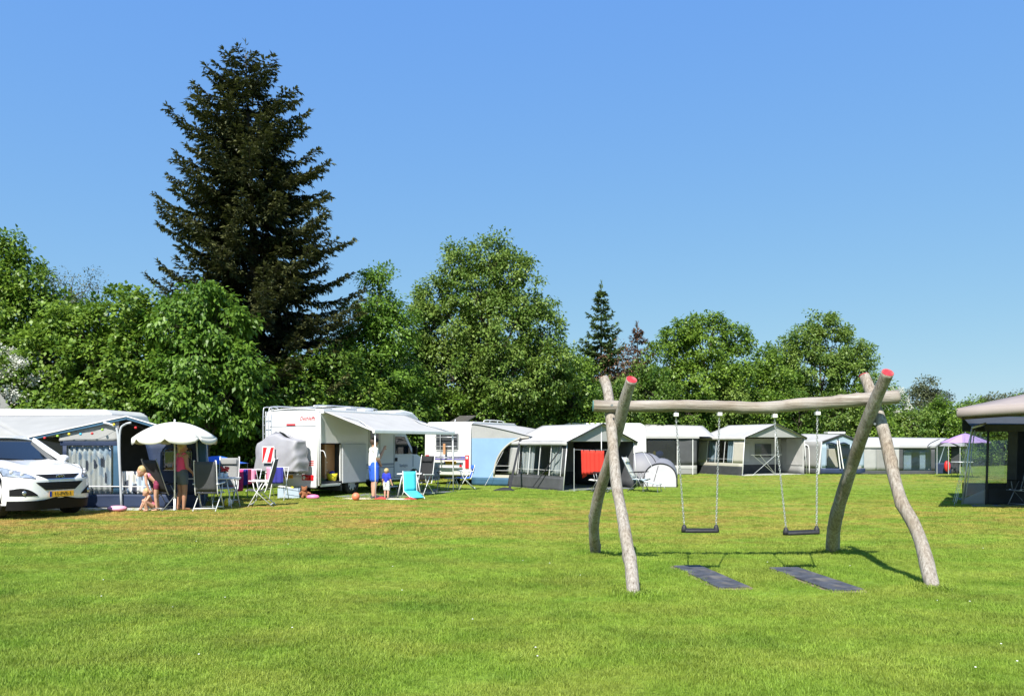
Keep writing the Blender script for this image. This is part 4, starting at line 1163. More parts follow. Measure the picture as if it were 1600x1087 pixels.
# ---------------------------------------------------------------- car
def suv(label, loc, rotz, scale=1.0, plate_txt=None, group=None, cat='car'):
    """car with its nose at x=0 facing +x (body runs to x=-4.4), y is left"""
    t = thing('parked_car', label, cat, loc, rotz, group)
    t.scale = (scale,) * 3
    HW = .90
    def xf(y, z):                    # front skin
        a = abs(y) / HW
        x = -.05 * a ** 2 - .46 * a ** 5
        if z > .82: x -= (z - .82) ** 1.25 * 1.6
        if z < .45: x -= (.45 - z) * .28
        if .45 <= z <= .55: x += .0
        return x
    ZT = 1.00
    fr = MB(); fr.grid(lambda u, v: (xf((u - .5) * 2 * HW, .30 + (ZT - .30) * v), (u - .5) * 2 * HW, .30 + (ZT - .30) * v), 40, 20)
    body = fr.build('front_panel', 'white_car', t, smooth=True)
    def hood(u, v):
        y = (u - .5) * 2 * (HW - .07 * v); a = abs(y) / HW
        x0 = xf((u - .5) * 2 * HW, ZT); x1 = -1.28 - .0 * a; x = x0 + (x1 - x0) * v
        z = ZT + .17 * v ** .72 + .035 * (1 - a ** 2.5) * min(1, v * 4) + .018 * math.exp(-((a - .55) / .12) ** 2) * min(1, v * 3)
        return (x, y, z)
    h = MB(); h.grid(hood, 36, 16); h.build('bonnet', 'white_car', t, smooth=True)
    # sides with wheel arches
    for sg in (-1, 1):
        pr = [(xf(HW, .30), .30)]
        def arch(cx, r=.40):
            return [(cx + r * math.cos(math.pi * i / 12), .34 + r * math.sin(math.pi * i / 12)) for i in range(13)]
        pr = [(xf(HW, .30) , .30)] + [(cx_, z_) for cx_, z_ in arch(-.93)] + [(-1.4, .26), (-3.1, .26)] + [(cx_, z_) for cx_, z_ in arch(-3.57)] + [(-4.3, .34), (-4.4, .8), (-4.36, 1.14), (-1.28, 1.13), (-.8, 1.09), (xf(HW, ZT), ZT), (xf(HW, .6), .6)]
        s = MB(); n = len(pr); s.add([(x, sg * HW, z) for x, z in pr], [tuple(range(n))]); s.build('side_panel', 'white_car', t, thick=.01)
        for cx_ in (-.93, -3.57):
            wheel(t, (cx_, sg * (HW - .12), .34), .34, .22, sg, 'grey_metal')
            a = MB(); a.tube([(x, sg * (HW - .02), z) for x, z in arch(cx_, .385)], .03, 6); a.build('wheel_arch', 'black_plastic', t, smooth=True)
        # cabin side: glass band, pillars
        gl = MB(); gl.add([(-1.36, sg * .84, 1.15), (-4.0, sg * .84, 1.15), (-3.75, sg * .68, 1.54), (-2.2, sg * .66, 1.60)], [(0, 1, 2, 3)]); gl.build('side_window', 'dark_glass', t, thick=.01)
        for a_, b_, w in (((-1.2, .83, 1.16), (-2.12, .66, 1.645), .11), ((-2.75, .845, 1.14), (-2.7, .675, 1.63), .07), ((-4.1, .83, 1.14), (-3.75, .67, 1.62), .22)):
            p_ = MB(); p_.bar((a_[0], sg * a_[1], a_[2]), (b_[0], sg * b_[1], b_[2]), w * .55, w); p_.build('pillar', 'white_car', t, bevel=.012)
        r_ = MB(); r_.tube(spline([V((-2.2, sg * .62, 1.66)), V((-2.5, sg * .62, 1.72)), V((-3.6, sg * .62, 1.71)), V((-3.9, sg * .62, 1.63))], 10), .016, 6); r_.build('roof_rail', 'aluminium', t, smooth=True)
        mi = MB(); mi.ell((-1.55, sg * 1.02, 1.22), (.10, .13, .085)); mi.build('mirror', 'white_car', t, smooth=True)
        mi = MB(); mi.bar((-1.5, sg * .86, 1.17), (-1.55, sg * .96, 1.18), .05, .03); mi.build('mirror_arm', 'black_plastic', t)
        # lamps
        def patch(name, ys, zs, mat, off, par=None, nn=10):
            k = MB(); k.grid(lambda u, v: (xf(ys(u, v), zs(u, v)) + off, sg * ys(u, v), zs(u, v)), nn, 6); return k.build(name, mat, par or t, smooth=True)
        hl = patch('headlight', lambda u, v: .50 + .375 * u, lambda u, v: (.845 + .055 * u) + v * (.02 + .16 * u ** .7), 'headlamp', .012)
        patch('lamp_bezel', lambda u, v: .485 + .40 * u, lambda u, v: (.832 + .055 * u) + v * (.03 + .178 * u ** .7), 'black_plastic', .005, hl)
        for yy, zz, rr in ((.66, .93, .042), (.77, .975, .046)):
            k = MB(); k.ell((xf(yy, zz) + .006, sg * yy, zz), (.03, rr, rr), 12, 8); k.build('lamp_lens', 'white_lens', hl, smooth=True)
        fo = patch('fog_lamp_recess', lambda u, v: .46 + .38 * u, lambda u, v: .49 + v * (.02 + .14 * math.sin(min(1, u * 1.05) * 2.2)), 'black_plastic', .010)
        k = MB(); k.ell((xf(.67, .555) + .012, sg * .67, .555), (.025, .05, .05), 14, 8); k.build('fog_lamp', 'headlamp', fo, smooth=True)
    def strip(name, yh0, yh1, z0, z1, mat, off, par=None):
        k = MB(); k.grid(lambda u, v: (xf((u - .5) * 2 * (yh0 + (yh1 - yh0) * v), z0 + (z1 - z0) * v) + off, (u - .5) * 2 * (yh0 + (yh1 - yh0) * v), z0 + (z1 - z0) * v), 20, 6)
        return k.build(name, mat, par or t, smooth=True)
    gr = strip('upper_grille', .27, .47, .83, .925, 'black_plastic', .012)
    strip('grille_trim', .28, .30, .822, .834, 'chrome', .016, gr)
    lg = strip('lower_grille', .31, .50, .60, .765, 'black_plastic', .010)
    for i in range(4):
        strip('grille_slat', .33 + .04 * i, .34 + .04 * i, .63 + .033 * i, .637 + .033 * i, 'tyre_rubber', .018, lg)
    # emblem: slanted H in an oval
    em = MB(); cz = .875; cx0 = xf(0, cz) + .026
    em.tube([V((cx0, .085 * math.cos(2 * math.pi * i / 24), cz + .040 * math.sin(2 * math.pi * i / 24))) for i in range(25)], .006, 6, False)
    em.bar((cx0, .052, cz - .026), (cx0, .020, cz + .028), .007, .013, (1, 0, 0)); em.bar((cx0, -.020, cz - .028), (cx0, -.052, cz + .026), .007, .013, (1, 0, 0)); em.bar((cx0, .036, cz - .004), (cx0, -.036, cz + .004), .007, .011, (1, 0, 0))
    em.build('emblem', 'chrome', gr)
    lb = MB(); lb.grid(lambda u, v: (xf((u - .5) * 2 * .86, .40) + .014 - .05 * (1 - v), (u - .5) * 2 * .86, .20 + (.19 + .07 * math.exp(-((u - .5) / .16) ** 2)) * v), 30, 5); lb.build('lower_bumper', 'black_plastic', t, smooth=True)
    if plate_txt: plate(t, (xf(0, .52) + .03, 0, .515), (0, 1, 0), (1, 0, 0), plate_txt)
    # windscreen and roof
    w = MB(); w.grid(lambda u, v: (-1.26 - .92 * v - .05 * (abs(u - .5) * 2) ** 2 * (1 - v) * 3, (u - .5) * 2 * (.80 - .15 * v), 1.185 + .47 * v + .02 * (1 - (2 * u - 1) ** 2)), 14, 8); w.build('windscreen', 'dark_glass', t, smooth=True)
    rf = MB(); rf.grid(lambda u, v: (-2.12 - 1.75 * v, (u - .5) * 2 * .67, 1.635 + .06 * (1 - (2 * u - 1) ** 2) + .035 * math.sin(math.pi * v)), 10, 8); rf.build('roof', 'white_car', t, smooth=True, thick=.03)
    bk = MB(); bk.add([(-3.85, -.66, 1.63), (-3.85, .66, 1.63), (-4.4, .84, 1.12), (-4.4, -.84, 1.12)], [(0, 1, 2, 3)]); bk.build('rear_window', 'dark_glass', t, thick=.01)
    tg = MB(); tg.add([(-4.41, -.88, .35), (-4.41, .88, .35), (-4.40, .86, 1.13), (-4.40, -.86, 1.13)], [(0, 1, 2, 3)]); tg.build('tailgate', 'white_car', t, thick=.02)
    un = MB(); un.box((-2.3, 0, .30), (3.9, 1.3, .12)); un.build('underbody', 'black_plastic', t)
    wp = MB(); wp.tube([(-1.24, .55, 1.20), (-1.36, -.1, 1.235)], .008, 5); wp.tube([(-1.24, -.05, 1.21), (-1.42, -.6, 1.255)], .008, 5); wp.build('wipers', 'black_plastic', t)
    return t
car_c = G(95, 16.95)
suv('white compact SUV with a yellow plate parked at the left edge', car_c, R(-28), 1.05, '11-PVS-1')

# ---------------------------------------------------------------- caravans
def caravan(label, loc, rotz, L=5.0, W=2.15, H=2.50, z0=.38, rear=True, wall='white_body', group='caravans on the pitches', win=True):
    """rear wall at x=0, body runs to +x, right side at y=0, left at y=W"""
    t = thing('caravan', label, 'caravan', loc, rotz, group)
    pr = [(0.04, z0), (0.0, z0 + .25), (0.03, H - .30), (.10, H - .12), (.30, H), (L - .9, H + .02), (L - .35, H - .15), (L - .05, H - .8), (L, z0 + .7), (L - .1, z0 + .15), (L - .3, z0)]
    b = MB(); b.prism(pr, 0, W); b.build('body', wall, t, bevel=.05, bseg=3)
    for y, sg in ((.02, -1), (W - .02, 1)):
        wheel(t, (L * .48, y + (.10 if sg < 0 else -.10), .32), .32, .18, sg)
    ch = MB(); ch.box((L * .5, W / 2, z0 - .04), (L * .8, W * .7, .08)); ch.build('chassis', 'grey_metal', t)
    for x in (.35, L - .5):
        for y in (.3, W - .3):
            l = MB(); l.tube([(x, y, 0), (x + .1, y, z0)], .02, 6); l.build('corner_steady', 'galvanised', t, smooth=True)
    if win:
        for yy in (-.012, W + .012):
            for xx in (.32, .75):
                w = MB(); w.box((L * xx, yy, 1.55), (.95, .02, .55)); w.build('side_window', 'window_grey', t, bevel=.008)
    rl = MB(); rl.tube([(.2, .01, H - .05), (L - 1, .01, H - .03)], .012, 6); rl.build('awning_rail', 'aluminium', t, smooth=True)
    if rear:
        w = MB(); w.box((-.004, W / 2, 1.72), (.03, 1.0, .62)); f = w.build('rear_window_frame', 'grey_metal', t, bevel=.012)
        w = MB(); w.box((-.022, W / 2, 1.72), (.012, .90, .52)); w.build('rear_window', 'window_grey', f)
        for y in (.14, W - .14):
            l = MB(); l.box((-.012, y, .92), (.03, .16, .52)); o = l.build('tail_light', 'red_lens', t, bevel=.012)
            k = MB(); k.box((-.03, y, 1.08), (.012, .10, .10)); k.build('reversing_lamp', 'white_lens', o, bevel=.01)
            k = MB(); k.slab([(-.012, y + (.28 if y < 1 else -.28) - .07, .72), (-.012, y + (.28 if y < 1 else -.28) + .07, .72), (-.012, y + (.28 if y < 1 else -.28), .86)], .01); k.build('reflector', 'red_lens', t)
        plate(t, (-.025, W / 2 - .15, .88), (0, -1, 0), (-1, 0, 0), '57-TB-KJ')
    return t

# left pitch: caravan behind the blue awning (only its roof and side show)
o1 = P(176, 700, 24.3)
caravan('long white caravan behind the blue and grey awning by the car', (-11.45, 24.35, 0), R(180), 6.0, 2.2, 2.62, rear=False, wall='white_body')
# caravan with bike rack
rr = R(67)
c2_loc = G(735, 30.0)
c2 = caravan('white caravan with bicycle rack and rear window beside the sky blue awning', c2_loc, rr, 5.4, 2.05, 2.50)
for i, (z, h) in enumerate(((1.02, .035), (1.10, .05))):
    k = MB(); k.box((-.006, 1.0, z), (.012, 1.55, h)); k.build('stripe', 'ink_violet', c2)
k = MB()
for y in (.72, 1.25):
    k.tube(spline([V((-.03, y, 2.22)), V((-.14, y, 2.15)), V((-.14, y, 1.2)), V((-.05, y, .75))], 10), .016, 6)
for z in (1.88, 1.52):
    k.tube([(-.15, .55, z), (-.15, 1.5, z)], .014, 6)
k.build('rack_frame', 'aluminium', c2, smooth=True)
for x in (-.22, -.40):
    k = MB(); k.box((x, .98, 1.10), (.07, 1.35, .03)); k.build('bike_channel', 'grey_metal', c2)
k = MB(); k.tube([(-.14, .72, 1.15), (-.44, .72, 1.08), (-.44, 1.25, 1.08), (-.14, 1.25, 1.15)], .014, 6); k.build('rack_shelf', 'aluminium', c2, smooth=True)
k = MB(); k.box((-.17, 1.06, 1.42), (.04, .10, .42)); k.build('rack_strap', 'cabinet_wood', c2, bevel=.01)
k = MB(); k.box((1.6, 1.2, 2.62), (1.3, .75, .03), Matrix.Rotation(R(-16), 3, 'Y')); so = k.build('solar_panel', 'solar_panel', c2)
k = MB(); k.tube([(1.0, 1.2, 2.5), (1.05, 1.2, 2.62)], .02, 6); k.tube([(2.1, 1.2, 2.5), (2.15, 1.2, 2.79)], .02, 6); k.build('panel_stay', 'aluminium', so)
k = MB(); k.tube(spline([V((2.3, .5, 2.52)), V((2.5, .5, 2.62)), V((4.2, .5, 2.62)), V((4.4, .5, 2.50))], 12), .018, 6)
for x in (2.9, 3.7): k.tube([(x, .5, 2.5), (x, .5, 2.63)], .02, 6)
k.build('roof_rail', 'white_metal', c2, smooth=True)
text_part('maker_lettering', '490', .10, 'ink_grey', c2, (-.008, .30, 2.30), (R(90), 0, R(-90)))

# ---------------------------------------------------------------- motorhome
F62 = R(62)
vo = G(498, 23.3)
van = thing('motorhome', 'white motorhome with open garage hatch and pulled out awning', 'motorhome', vo, F62)
VW, VH, VL = 2.22, 2.72, 3.75
def vbox(name, c, s, mat, bevel=0.0, parent=None, smooth=False): return MB().box(c, s).build(name, mat, parent or van, bevel=bevel, smooth=smooth)
# right side wall in panels round the hatch and the doorway (outer face y=0)
gx0, gx1, gz0, gz1 = .10, .98, .40, 1.62
dx0, dx1, dz0, dz1 = 2.40, 2.98, .52, 2.22
def wallp(x0, x1, z0, z1, mat='white_body', name='side_wall'): return vbox(name, ((x0 + x1) / 2, .02, (z0 + z1) / 2), (x1 - x0, .04, z1 - z0), mat)
wallp(.0, gx0, .36, VH - .1); wallp(gx0, gx1, gz1, VH - .1); wallp(gx0, gx1, .32, gz0); wallp(gx1, dx0, .46, VH - .1)
wallp(dx0, dx1, dz1, VH - .1); wallp(dx1, VL, .46, VH - .1)
vbox('side_wall', (VL / 2, VW - .02, 1.55), (VL, .04, 2.2), 'white_body')
rw = MB(); rw.prism([(-.01, .36), (-.05, .60), (-.02, 1.0), (-.02, VH - .34), (.02, VH - .12), (.14, VH - .02), (.14, VH - .06), (.06, VH - .16), (.03, VH - .36), (.03, .36)], .06, VW - .06); rw.build('rear_wall', 'white_body', van)
vbox('rear_skirt', (-.03, VW / 2, .46), (.10, VW - .1, .34), 'white_body', .04)
for y in (.05, VW - .05):
    p = MB(); p.tube([(.04, y, .36), (.04, y, VH - .30), (.10, y, VH - .14), (.2, y, VH - .07)], .055, 10); p.build('corner_trim', 'white_body', van, smooth=True)
ro = MB(); ro.grid(lambda u, v: (.06 + (VL - .06) * u, VW * v, VH - .10 + .10 * math.sin(math.pi * min(1, max(0, v))) ** .5 + .02 * u), 10, 12); ro.build('roof', 'white_body', van, smooth=True, thick=.03)
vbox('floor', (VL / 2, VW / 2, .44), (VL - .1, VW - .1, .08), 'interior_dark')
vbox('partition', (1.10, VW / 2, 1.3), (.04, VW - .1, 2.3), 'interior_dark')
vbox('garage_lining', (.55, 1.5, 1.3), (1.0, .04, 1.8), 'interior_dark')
vbox('cabinet', (.80, .55, 1.08), (.46, .55, 1.10), 'cabinet_wood')
vbox('cabinet_edge', (.62, .272, 1.08), (.02, .006, 1.10), 'mat_cream')
for z in (.80, 1.05): vbox('cabinet_knob', (.66, .262, z), (.03, .02, .03), 'white_plastic', .006)
vbox('hatch_frame', (gx0 - .012, -.008, 1.0), (.035, .02, 1.26), 'black_plastic'); vbox('hatch_frame', ((gx0 + gx1) / 2, -.008, gz1 + .01), (.9, .02, .035), 'black_plastic'); vbox('hatch_frame', ((gx0 + gx1) / 2, -.008, gz0 - .02), (.9, .02, .04), 'white_body')
vbox('hatch_door', (1.02 + .58, -.05, 1.01), (1.16, .04, 1.24), 'grey_side', .02)
k = MB(); k.tube([(.16, .35, .45), (.16, .35, 1.3)], .012, 6); k.build('broom_stick', 'black_plastic', van, smooth=True)
# doorway interior, step, cab
ed = vbox('entrance_door', ((dx0 + dx1) / 2, .012, (dz0 + dz1) / 2), (dx1 - dx0 - .02, .04, dz1 - dz0 - .02), 'white_body', .008)
vbox('door_window', ((dx0 + dx1) / 2, -.012, 1.86), (.44, .02, .50), 'window_grey', .01, ed)
vbox('door_seam', (dx0, -.004, (dz0 + dz1) / 2), (.014, .012, dz1 - dz0), 'black_plastic', 0, ed); vbox('door_seam', (dx1, -.004, (dz0 + dz1) / 2), (.014, .012, dz1 - dz0), 'black_plastic', 0, ed)
vbox('stripe', (3.0, -.006, .93), (1.5, .012, .07), 'ink_grey'); vbox('stripe', (3.0, -.006, .83), (1.5, .012, .035), 'ink_grey')
vbox('service_flap', (2.15, -.006, .80), (.28, .012, .32), 'grey_side', .004)
cabp = [(VL - .05, .46), (VL - .05, 2.02), (4.35, 2.02), (4.62, 1.98), (5.12, 1.32), (5.62, 1.12), (5.86, .98), (5.92, .60), (5.86, .36), (5.55, .36)] + [(5.12 + .36 * math.cos(math.pi * i / 10), .36 + .36 * math.sin(math.pi * i / 10)) for i in range(11)] + [(4.7, .36), (3.9, .36)]
cb = MB(); cb.prism(cabp, .10, VW - .10); cb.build('cab', 'white_body', van, bevel=.04, bseg=3)
for y, sg in ((.092, -1), (VW - .092, 1)):
    w = MB(); w.slab([(3.98, y, 1.27), (3.98, y, 1.88), (4.52, y, 1.88), (4.98, y, 1.27)], .012); w.build('cab_window', 'dark_glass', van)
    dr = MB()
    for a, b in (((3.90, .46), (3.90, 1.94)), ((3.90, .46), (4.72, .46)), ((5.04, 1.22), (5.04, .80))): dr.bar((a[0], y, a[1]), (b[0], y, b[1]), .010, .012, (0, 1, 0))
    dr.build('door_seam', 'black_plastic', van)
    h = MB(); h.box((4.02, y - .012 * (1 if sg < 0 else -1), 1.08), (.12, .02, .13)); h.build('door_handle', 'black_plastic', van, bevel=.008)
    m = MB(); m.box((4.86, y + sg * .20, 1.40), (.10, .18, .30)); m.build('wing_mirror', 'black_plastic', van, bevel=.03)
ws_ = MB(); ws_.slab([(4.69, .22, 1.955), (4.69, VW - .22, 1.955), (5.13, VW - .2, 1.36), (5.13, .2, 1.36)], .012); ws_.build('windscreen', 'dark_glass', van)
text_part('model_lettering', 'Sunlight', .155, 'ink_grey', van, (4.46, .085, .86), (R(90), 0, 0))
al = MB(); al.prism([(VL - .25, 2.03), (VL - .25, VH - .08), (3.9, VH + .04), (4.4, VH + .10), (4.95, VH + .04), (5.28, VH - .14), (5.46, VH - .42), (5.42, 2.10), (5.2, 2.03)], .03, VW - .03); al.build('alcove', 'white_body', van, bevel=.12, bseg=4, smooth=False)
aw_ = MB(); aw_.slab([(4.35, .022, 2.40), (4.35, .022, 2.58), (5.12, .022, 2.50), (5.02, .022, 2.40)], .012); aw_.build('alcove_window', 'window_grey', van)
for x, y, sg in ((1.62, .14, -1), (1.62, VW - .14, 1), (5.12, .20, -1), (5.12, VW - .20, 1)): wheel(van, (x, y, .33), .33, .2, sg)
# lights, plate, lettering on the rear
for y in (.36, VW - .36):
    l = MB(); l.box((-.085, y, .60), (.03, .46, .17)); tl = l.build('tail_light', 'red_lens', van, bevel=.035)
    for q, m in ((.14, 'white_lens'), (-.0, 'red_lens')):
        e = MB(); e.lathe([(.001, -.012), (.055, -.010), (.06, .0)], (-.102, y + q * (1 if y < 1 else -1), .60), 14, 'x'); e.build('lamp_lens', m, tl, smooth=True)
plate(van, (-.09, 1.22, .62), (0, -1, 0), (-1, 0, 0), '82-XN-GL')
vbox('brake_light', (-.03, 1.10, 2.22), (.02, .36, .055), 'ink_red', .006)
vbox('rear_seam', (-.022, 1.05, 2.17), (.012, 1.9, .014), 'grey_metal')
text_part('maker_lettering', 'Dethleffs', .17, 'ink_red', van, (-.024, .44, 2.40), (R(90), 0, R(-90)), shear=.3)
for i, w in enumerate((.16, .20, .26)): vbox('rear_badge', (-.024, .28 + w / 2 - .1, 1.10 - .06 * i), (.012, w, .028), 'ink_red')
# ladder
for y in (1.92, 2.16):
    k = MB(); k.tube(spline([V((-.12, y, 1.25)), V((-.14, y, 1.6)), V((-.14, y, VH - .1)), V((-.04, y, VH + .06)), V((.2, y, VH + .05)), V((.3, y, VH - .03))], 14), .016, 6); k.build('ladder_rail', 'aluminium', van, smooth=True)
for i in range(5):
    k = MB(); k.tube([(-.14, 1.92, 1.4 + .27 * i), (-.14, 2.16, 1.4 + .27 * i)], .012, 6); k.build('ladder_rung', 'aluminium', van, smooth=True)
for y in (.22, VW - .22):
    k = MB(); k.tube(spline([V((.15, y, VH - .03)), V((.22, y, VH + .09)), V((2.9, y, VH + .09)), V((3.0, y, VH - .0))], 12), .020, 6); k.build('roof_rail', 'aluminium', van, smooth=True)
for x in (.9, 2.0):
    k = MB(); k.tube([(x, .22, VH + .09), (x, VW - .22, VH + .09)], .016, 6); k.build('roof_bar', 'aluminium', van, smooth=True)
vbox('skylight', (2.5, VW / 2, VH + .07), (.6, .6, .10), 'grey_side', .03); vbox('roof_box', (3.5, VW / 2, VH + .08), (.5, .5, .10), 'white_plastic', .03)
# awning
cs_ = MB(); cs_.box((2.35, -.05, VH - .11), (4.5, .10, .13)); cs_.build('awning_case', 'white_body', van, bevel=.02)
AO = 1.98; AZ = 1.99
aw = MB(); aw.sheet((.12, -.08, VH - .10), (4.45, -.08, VH - .10), (4.45, -AO, AZ), (.12, -AO, AZ), 14, 10, sag=.05); aw.build('awning_canopy', 'white_fabric', van, smooth=True, thick=.006)
fb = MB(); fb.box((2.285, -AO - .03, AZ), (4.40, .08, .11)); fb.build('awning_bar', 'white_metal', van, bevel=.02)
for x in (.16, 4.40):
    k = MB(); k.tube([(x, -AO - .03, AZ), (x, -AO - .05, 0)], .018, 8); k.build('awning_leg', 'white_metal', van, smooth=True)
    k = MB(); k.tube([(x, -.10, VH - .14), (x + (.5 if x < 1 else -.5), -1.0, 2.36), (x, -AO, AZ + .02)], .02, 6); k.build('awning_arm', 'aluminium', van, smooth=True)
k = MB(); k.tube([(.02, -.03, 2.58), (.02, -.05, .42)], .016, 6); k.tube(spline([V((.02, -.05, 1.42)), V((.05, -.16, 1.40)), V((.08, -.22, 1.2))], 6), .012, 6); k.build('crank_rod', 'white_metal', van, smooth=True)
# covered bicycles on the rear rack: a thing of its own hanging on the van
bc = thing('covered_bicycles', 'bicycles under a silver grey cover with striped warning board on the motorhome', 'bike cover', vo + Matrix.Rotation(F62, 3, 'Z') @ V((-.45, 1.08, 0)), F62)
def cov(u, v):
    a = 2 * math.pi * u; z = .80 + 1.02 * v
    hx = .36 * (1 - .25 * v ** 3) * (1 if v < .98 else .3); hy = (.92 - .12 * v - (.42 if v > .98 else 0)); 
    x = hx * math.copysign(abs(math.cos(a)) ** .4, math.cos(a)); y = hy * math.copysign(abs(math.sin(a)) ** .42, math.sin(a))
    z += .20 * math.exp(-((y - .15) / .25) ** 2) * v ** 2 - .10 * (abs(y) / .86) ** 3 * v - .10 * v * (1 if y > 0 else 0) * (y / .86) 
    q = V((x, y, z)); n = mnoise.noise(q * 1.6) * .05 + mnoise.noise(V((q.x * 3, q.y * 6 + q.z * 5, 2.0))) * .04 + .022 * math.sin(q.y * 17 + q.z * 9 + 3 * mnoise.noise(q * 2))
    f = 1 + n
    return (x * f, y * f + .02 * math.sin(z * 9), z + n * .15)
k = MB(); k.grid(cov, 56, 26); k.build('cover', 'silver_grey_fabric', bc, smooth=True, thick=.004)
k = MB(); k.box((-.10, 0, .72), (.10, 1.5, .03)); k.box((.15, 0, .72), (.10, 1.5, .03)); k.tube([(.42, -.3, .70), (-.2, -.3, .70)], .015, 6); k.tube([(.42, .3, .70), (-.2, .3, .70)], .015, 6); k.tube([(.42, -.3, 1.2), (.0, -.3, .71)], .015, 6); k.tube([(.42, .3, 1.2), (.0, .3, .71)], .015, 6); k.build('rack', 'aluminium', bc)
for y in (-.42, .38):
    k = MB(); 
    k.tube([V((-.02, y + .30 * math.cos(2 * math.pi * i / 20), 1.04 + .30 * math.sin(2 * math.pi * i / 20))) for i in range(21)], .022, 6, False); k.build('bicycle_wheel', 'tyre_rubber', bc, smooth=True)
sg_ = MB(); sg_.box((-.435, .10, 1.30), (.02, .50, .50)); sb = sg_.build('warning_board', 'sign_white', bc, bevel=.02)
for c in (-.34, -.02, .30):
    pts = []
    for (yy, zz) in ((c + .14, -.22), (c - .02, -.22), (c + .30 - .16, .22), (c + .46 - .16, .22)):
        pts.append((min(.23, max(-.23, yy)), zz))
    # stripe quad clipped to the board
    k = MB(); k.slab([(-.448, .10 - p[0], 1.30 + p[1]) for p in pts], .006, (1, 0, 0)); k.build('red_stripe', 'sign_red', sb)
# ---------------------------------------------------------------- tents and awnings
def ridge_tent(name, label, cat, loc, rotz, Lf, Lg, eave, ridge, roof, wall, skirt, trim, wins, skirt_h=.3, lean=.12, gable='open', far=True, floor='groundsheet',
               pane='clear_plastic', curtain=None, frame='white_metal', rear='mid_grey_fabric', group='awnings and tents', inner='mid_grey_fabric', over=.10):
    """front wall in the plane x=0 (running along y, 0..Lf), gable end in the plane y=0; ridge along y"""
    t = thing(name, label, cat, loc, rotz, group)
    def fw(s, z): return V((-lean * (1 - z / eave), s, z))
    def panel(nm, s0, s1, z0, z1, mat, wob=.02, par=None, off=0.0, fold=0.0, nf=6):
        o = V((off, 0, 0)); k = MB(); k.sheet(fw(s0, z0) + o, fw(s1, z0) + o, fw(s1, z1) + o, fw(s0, z1) + o, 10 if not fold else 60, 6, wob, fold=fold, nf=nf, seed=s0 * 3 + z0)
        return k.build(nm, mat, par or t, smooth=True, thick=.006)
    panel('skirt', 0, Lf, .01, skirt_h, skirt, .03)
    zs0 = min([w[2] for w in wins] + [eave]); zs1 = max([w[3] for w in wins] + [skirt_h])
    if wins:
        panel('lower_band', 0, Lf, skirt_h, zs0, wall, .008) if zs0 - skirt_h > .03 else None
        panel('header', 0, Lf, zs1, eave, wall, .008)
        edges = [0] + [q for w in sorted(wins) for q in w[:2]] + [Lf]
        for i in range(0, len(edges), 2):
            if edges[i + 1] - edges[i] > .03: panel('wall_panel', edges[i], edges[i + 1], zs0, zs1, wall, .015)
        for w in wins:
            po = panel('window_pane', w[0], w[1], zs0, zs1, pane, .02)
            if curtain:
                panel('curtain', w[0], w[0] + (w[1] - w[0]) * .30, zs0, zs1, curtain, 0, None, .12, .02, 3)
                panel('curtain', w[1] - (w[1] - w[0]) * .30, w[1], zs0, zs1, curtain, 0, None, .12, .02, 3)
            n = max(1, int(round((w[1] - w[0]) / .75)))
            for i in range(n + 1):
                s = w[0] + (w[1] - w[0]) * i / n
                k = MB(); k.bar(fw(s, zs0) - V((.012, 0, 0)), fw(s, zs1) - V((.012, 0, 0)), .010, .022, (1, 0, 0)); k.build('glazing_tape', frame, po)
            k = MB(); zz = zs0 + (zs1 - zs0) * .18; k.bar(fw(w[0], zz) - V((.014, 0, 0)), fw(w[1], zz) - V((.014, 0, 0)), .010, .022, (1, 0, 0)); k.build('glazing_tape', frame, po)
    else:
        panel('wall_panel', 0, Lf, skirt_h, eave, wall, .03)
    # roof
    mx = Lg / 2
    def rpt(x, y):
        f = 1 - abs(x - mx) / mx
        return V((x, y, eave + (ridge - eave) * f))
    for x0, nm in ((-over, 'roof_panel'), (Lg + over, 'roof_panel')):
        k = MB(); k.sheet(rpt(x0, -over), rpt(x0, Lf + .02), V((mx, Lf + .02, ridge)), V((mx, -over, ridge)), 14, 10, .05, sag=.08, seed=x0); k.build(nm, roof, t, smooth=True, thick=.006)
        e0 = rpt(x0, -over); e1 = rpt(x0, Lf + .02)
        k = MB(); k.sheet(e0 - V((0, 0, .11)), e1 - V((0, 0, .11)), e1, e0, 12, 2, .015); k.build('valance', roof, t, smooth=True, thick=.006)
    k = MB(); k.tube([rpt(-over, -over - .01), V((mx, -over - .01, ridge + .005)), rpt(Lg + over, -over - .01)], .026, 6); k.build('roof_edge', trim, t, smooth=True)
    for x in (0, Lg):
        k = MB(); k.tube([(x - (lean if x == 0 else -lean), 0, 0), (x, 0, eave)], .016, 8); k.build('pole', frame, t, smooth=True)
    k = MB(); k.tube([(mx, 0, 0), (mx, 0, ridge)], .014, 8); k.build('pole', frame, t, smooth=True)
    k = MB(); k.tube([(0, .02, eave), (Lg, .02, eave)], .012, 6); k.tube([(0, 0, eave), (mx, 0, ridge - .02), (Lg, 0, eave)], .014, 6); k.build('roof_pole', frame, t, smooth=True)
    k = MB(); k.sheet((Lg, 0, .01), (Lg, Lf, .01), (Lg, Lf, eave), (Lg, 0, eave), 8, 6, .03); k.build('rear_wall', rear, t, smooth=True, thick=.006)
    if far:
        k = MB(); k.slab([(0, Lf, .01), (Lg, Lf, .01), (Lg, Lf, eave), (mx, Lf, ridge), (0, Lf, eave)], .006); k.build('end_wall', rear, t)
    if gable == 'open':
        k = MB(); k.slab([(0, .005, eave), (Lg, .005, eave), (mx, .005, ridge)], .006); k.build('gable_panel', inner, t)
    if floor:
        k = MB(); k.sheet((-lean - .05, -.15, .012), (-lean - .05, Lf, .012), (Lg, Lf, .012), (Lg, -.15, .012), 8, 8, .006); k.build('groundsheet', floor, t, smooth=True, thick=.006)
    return t

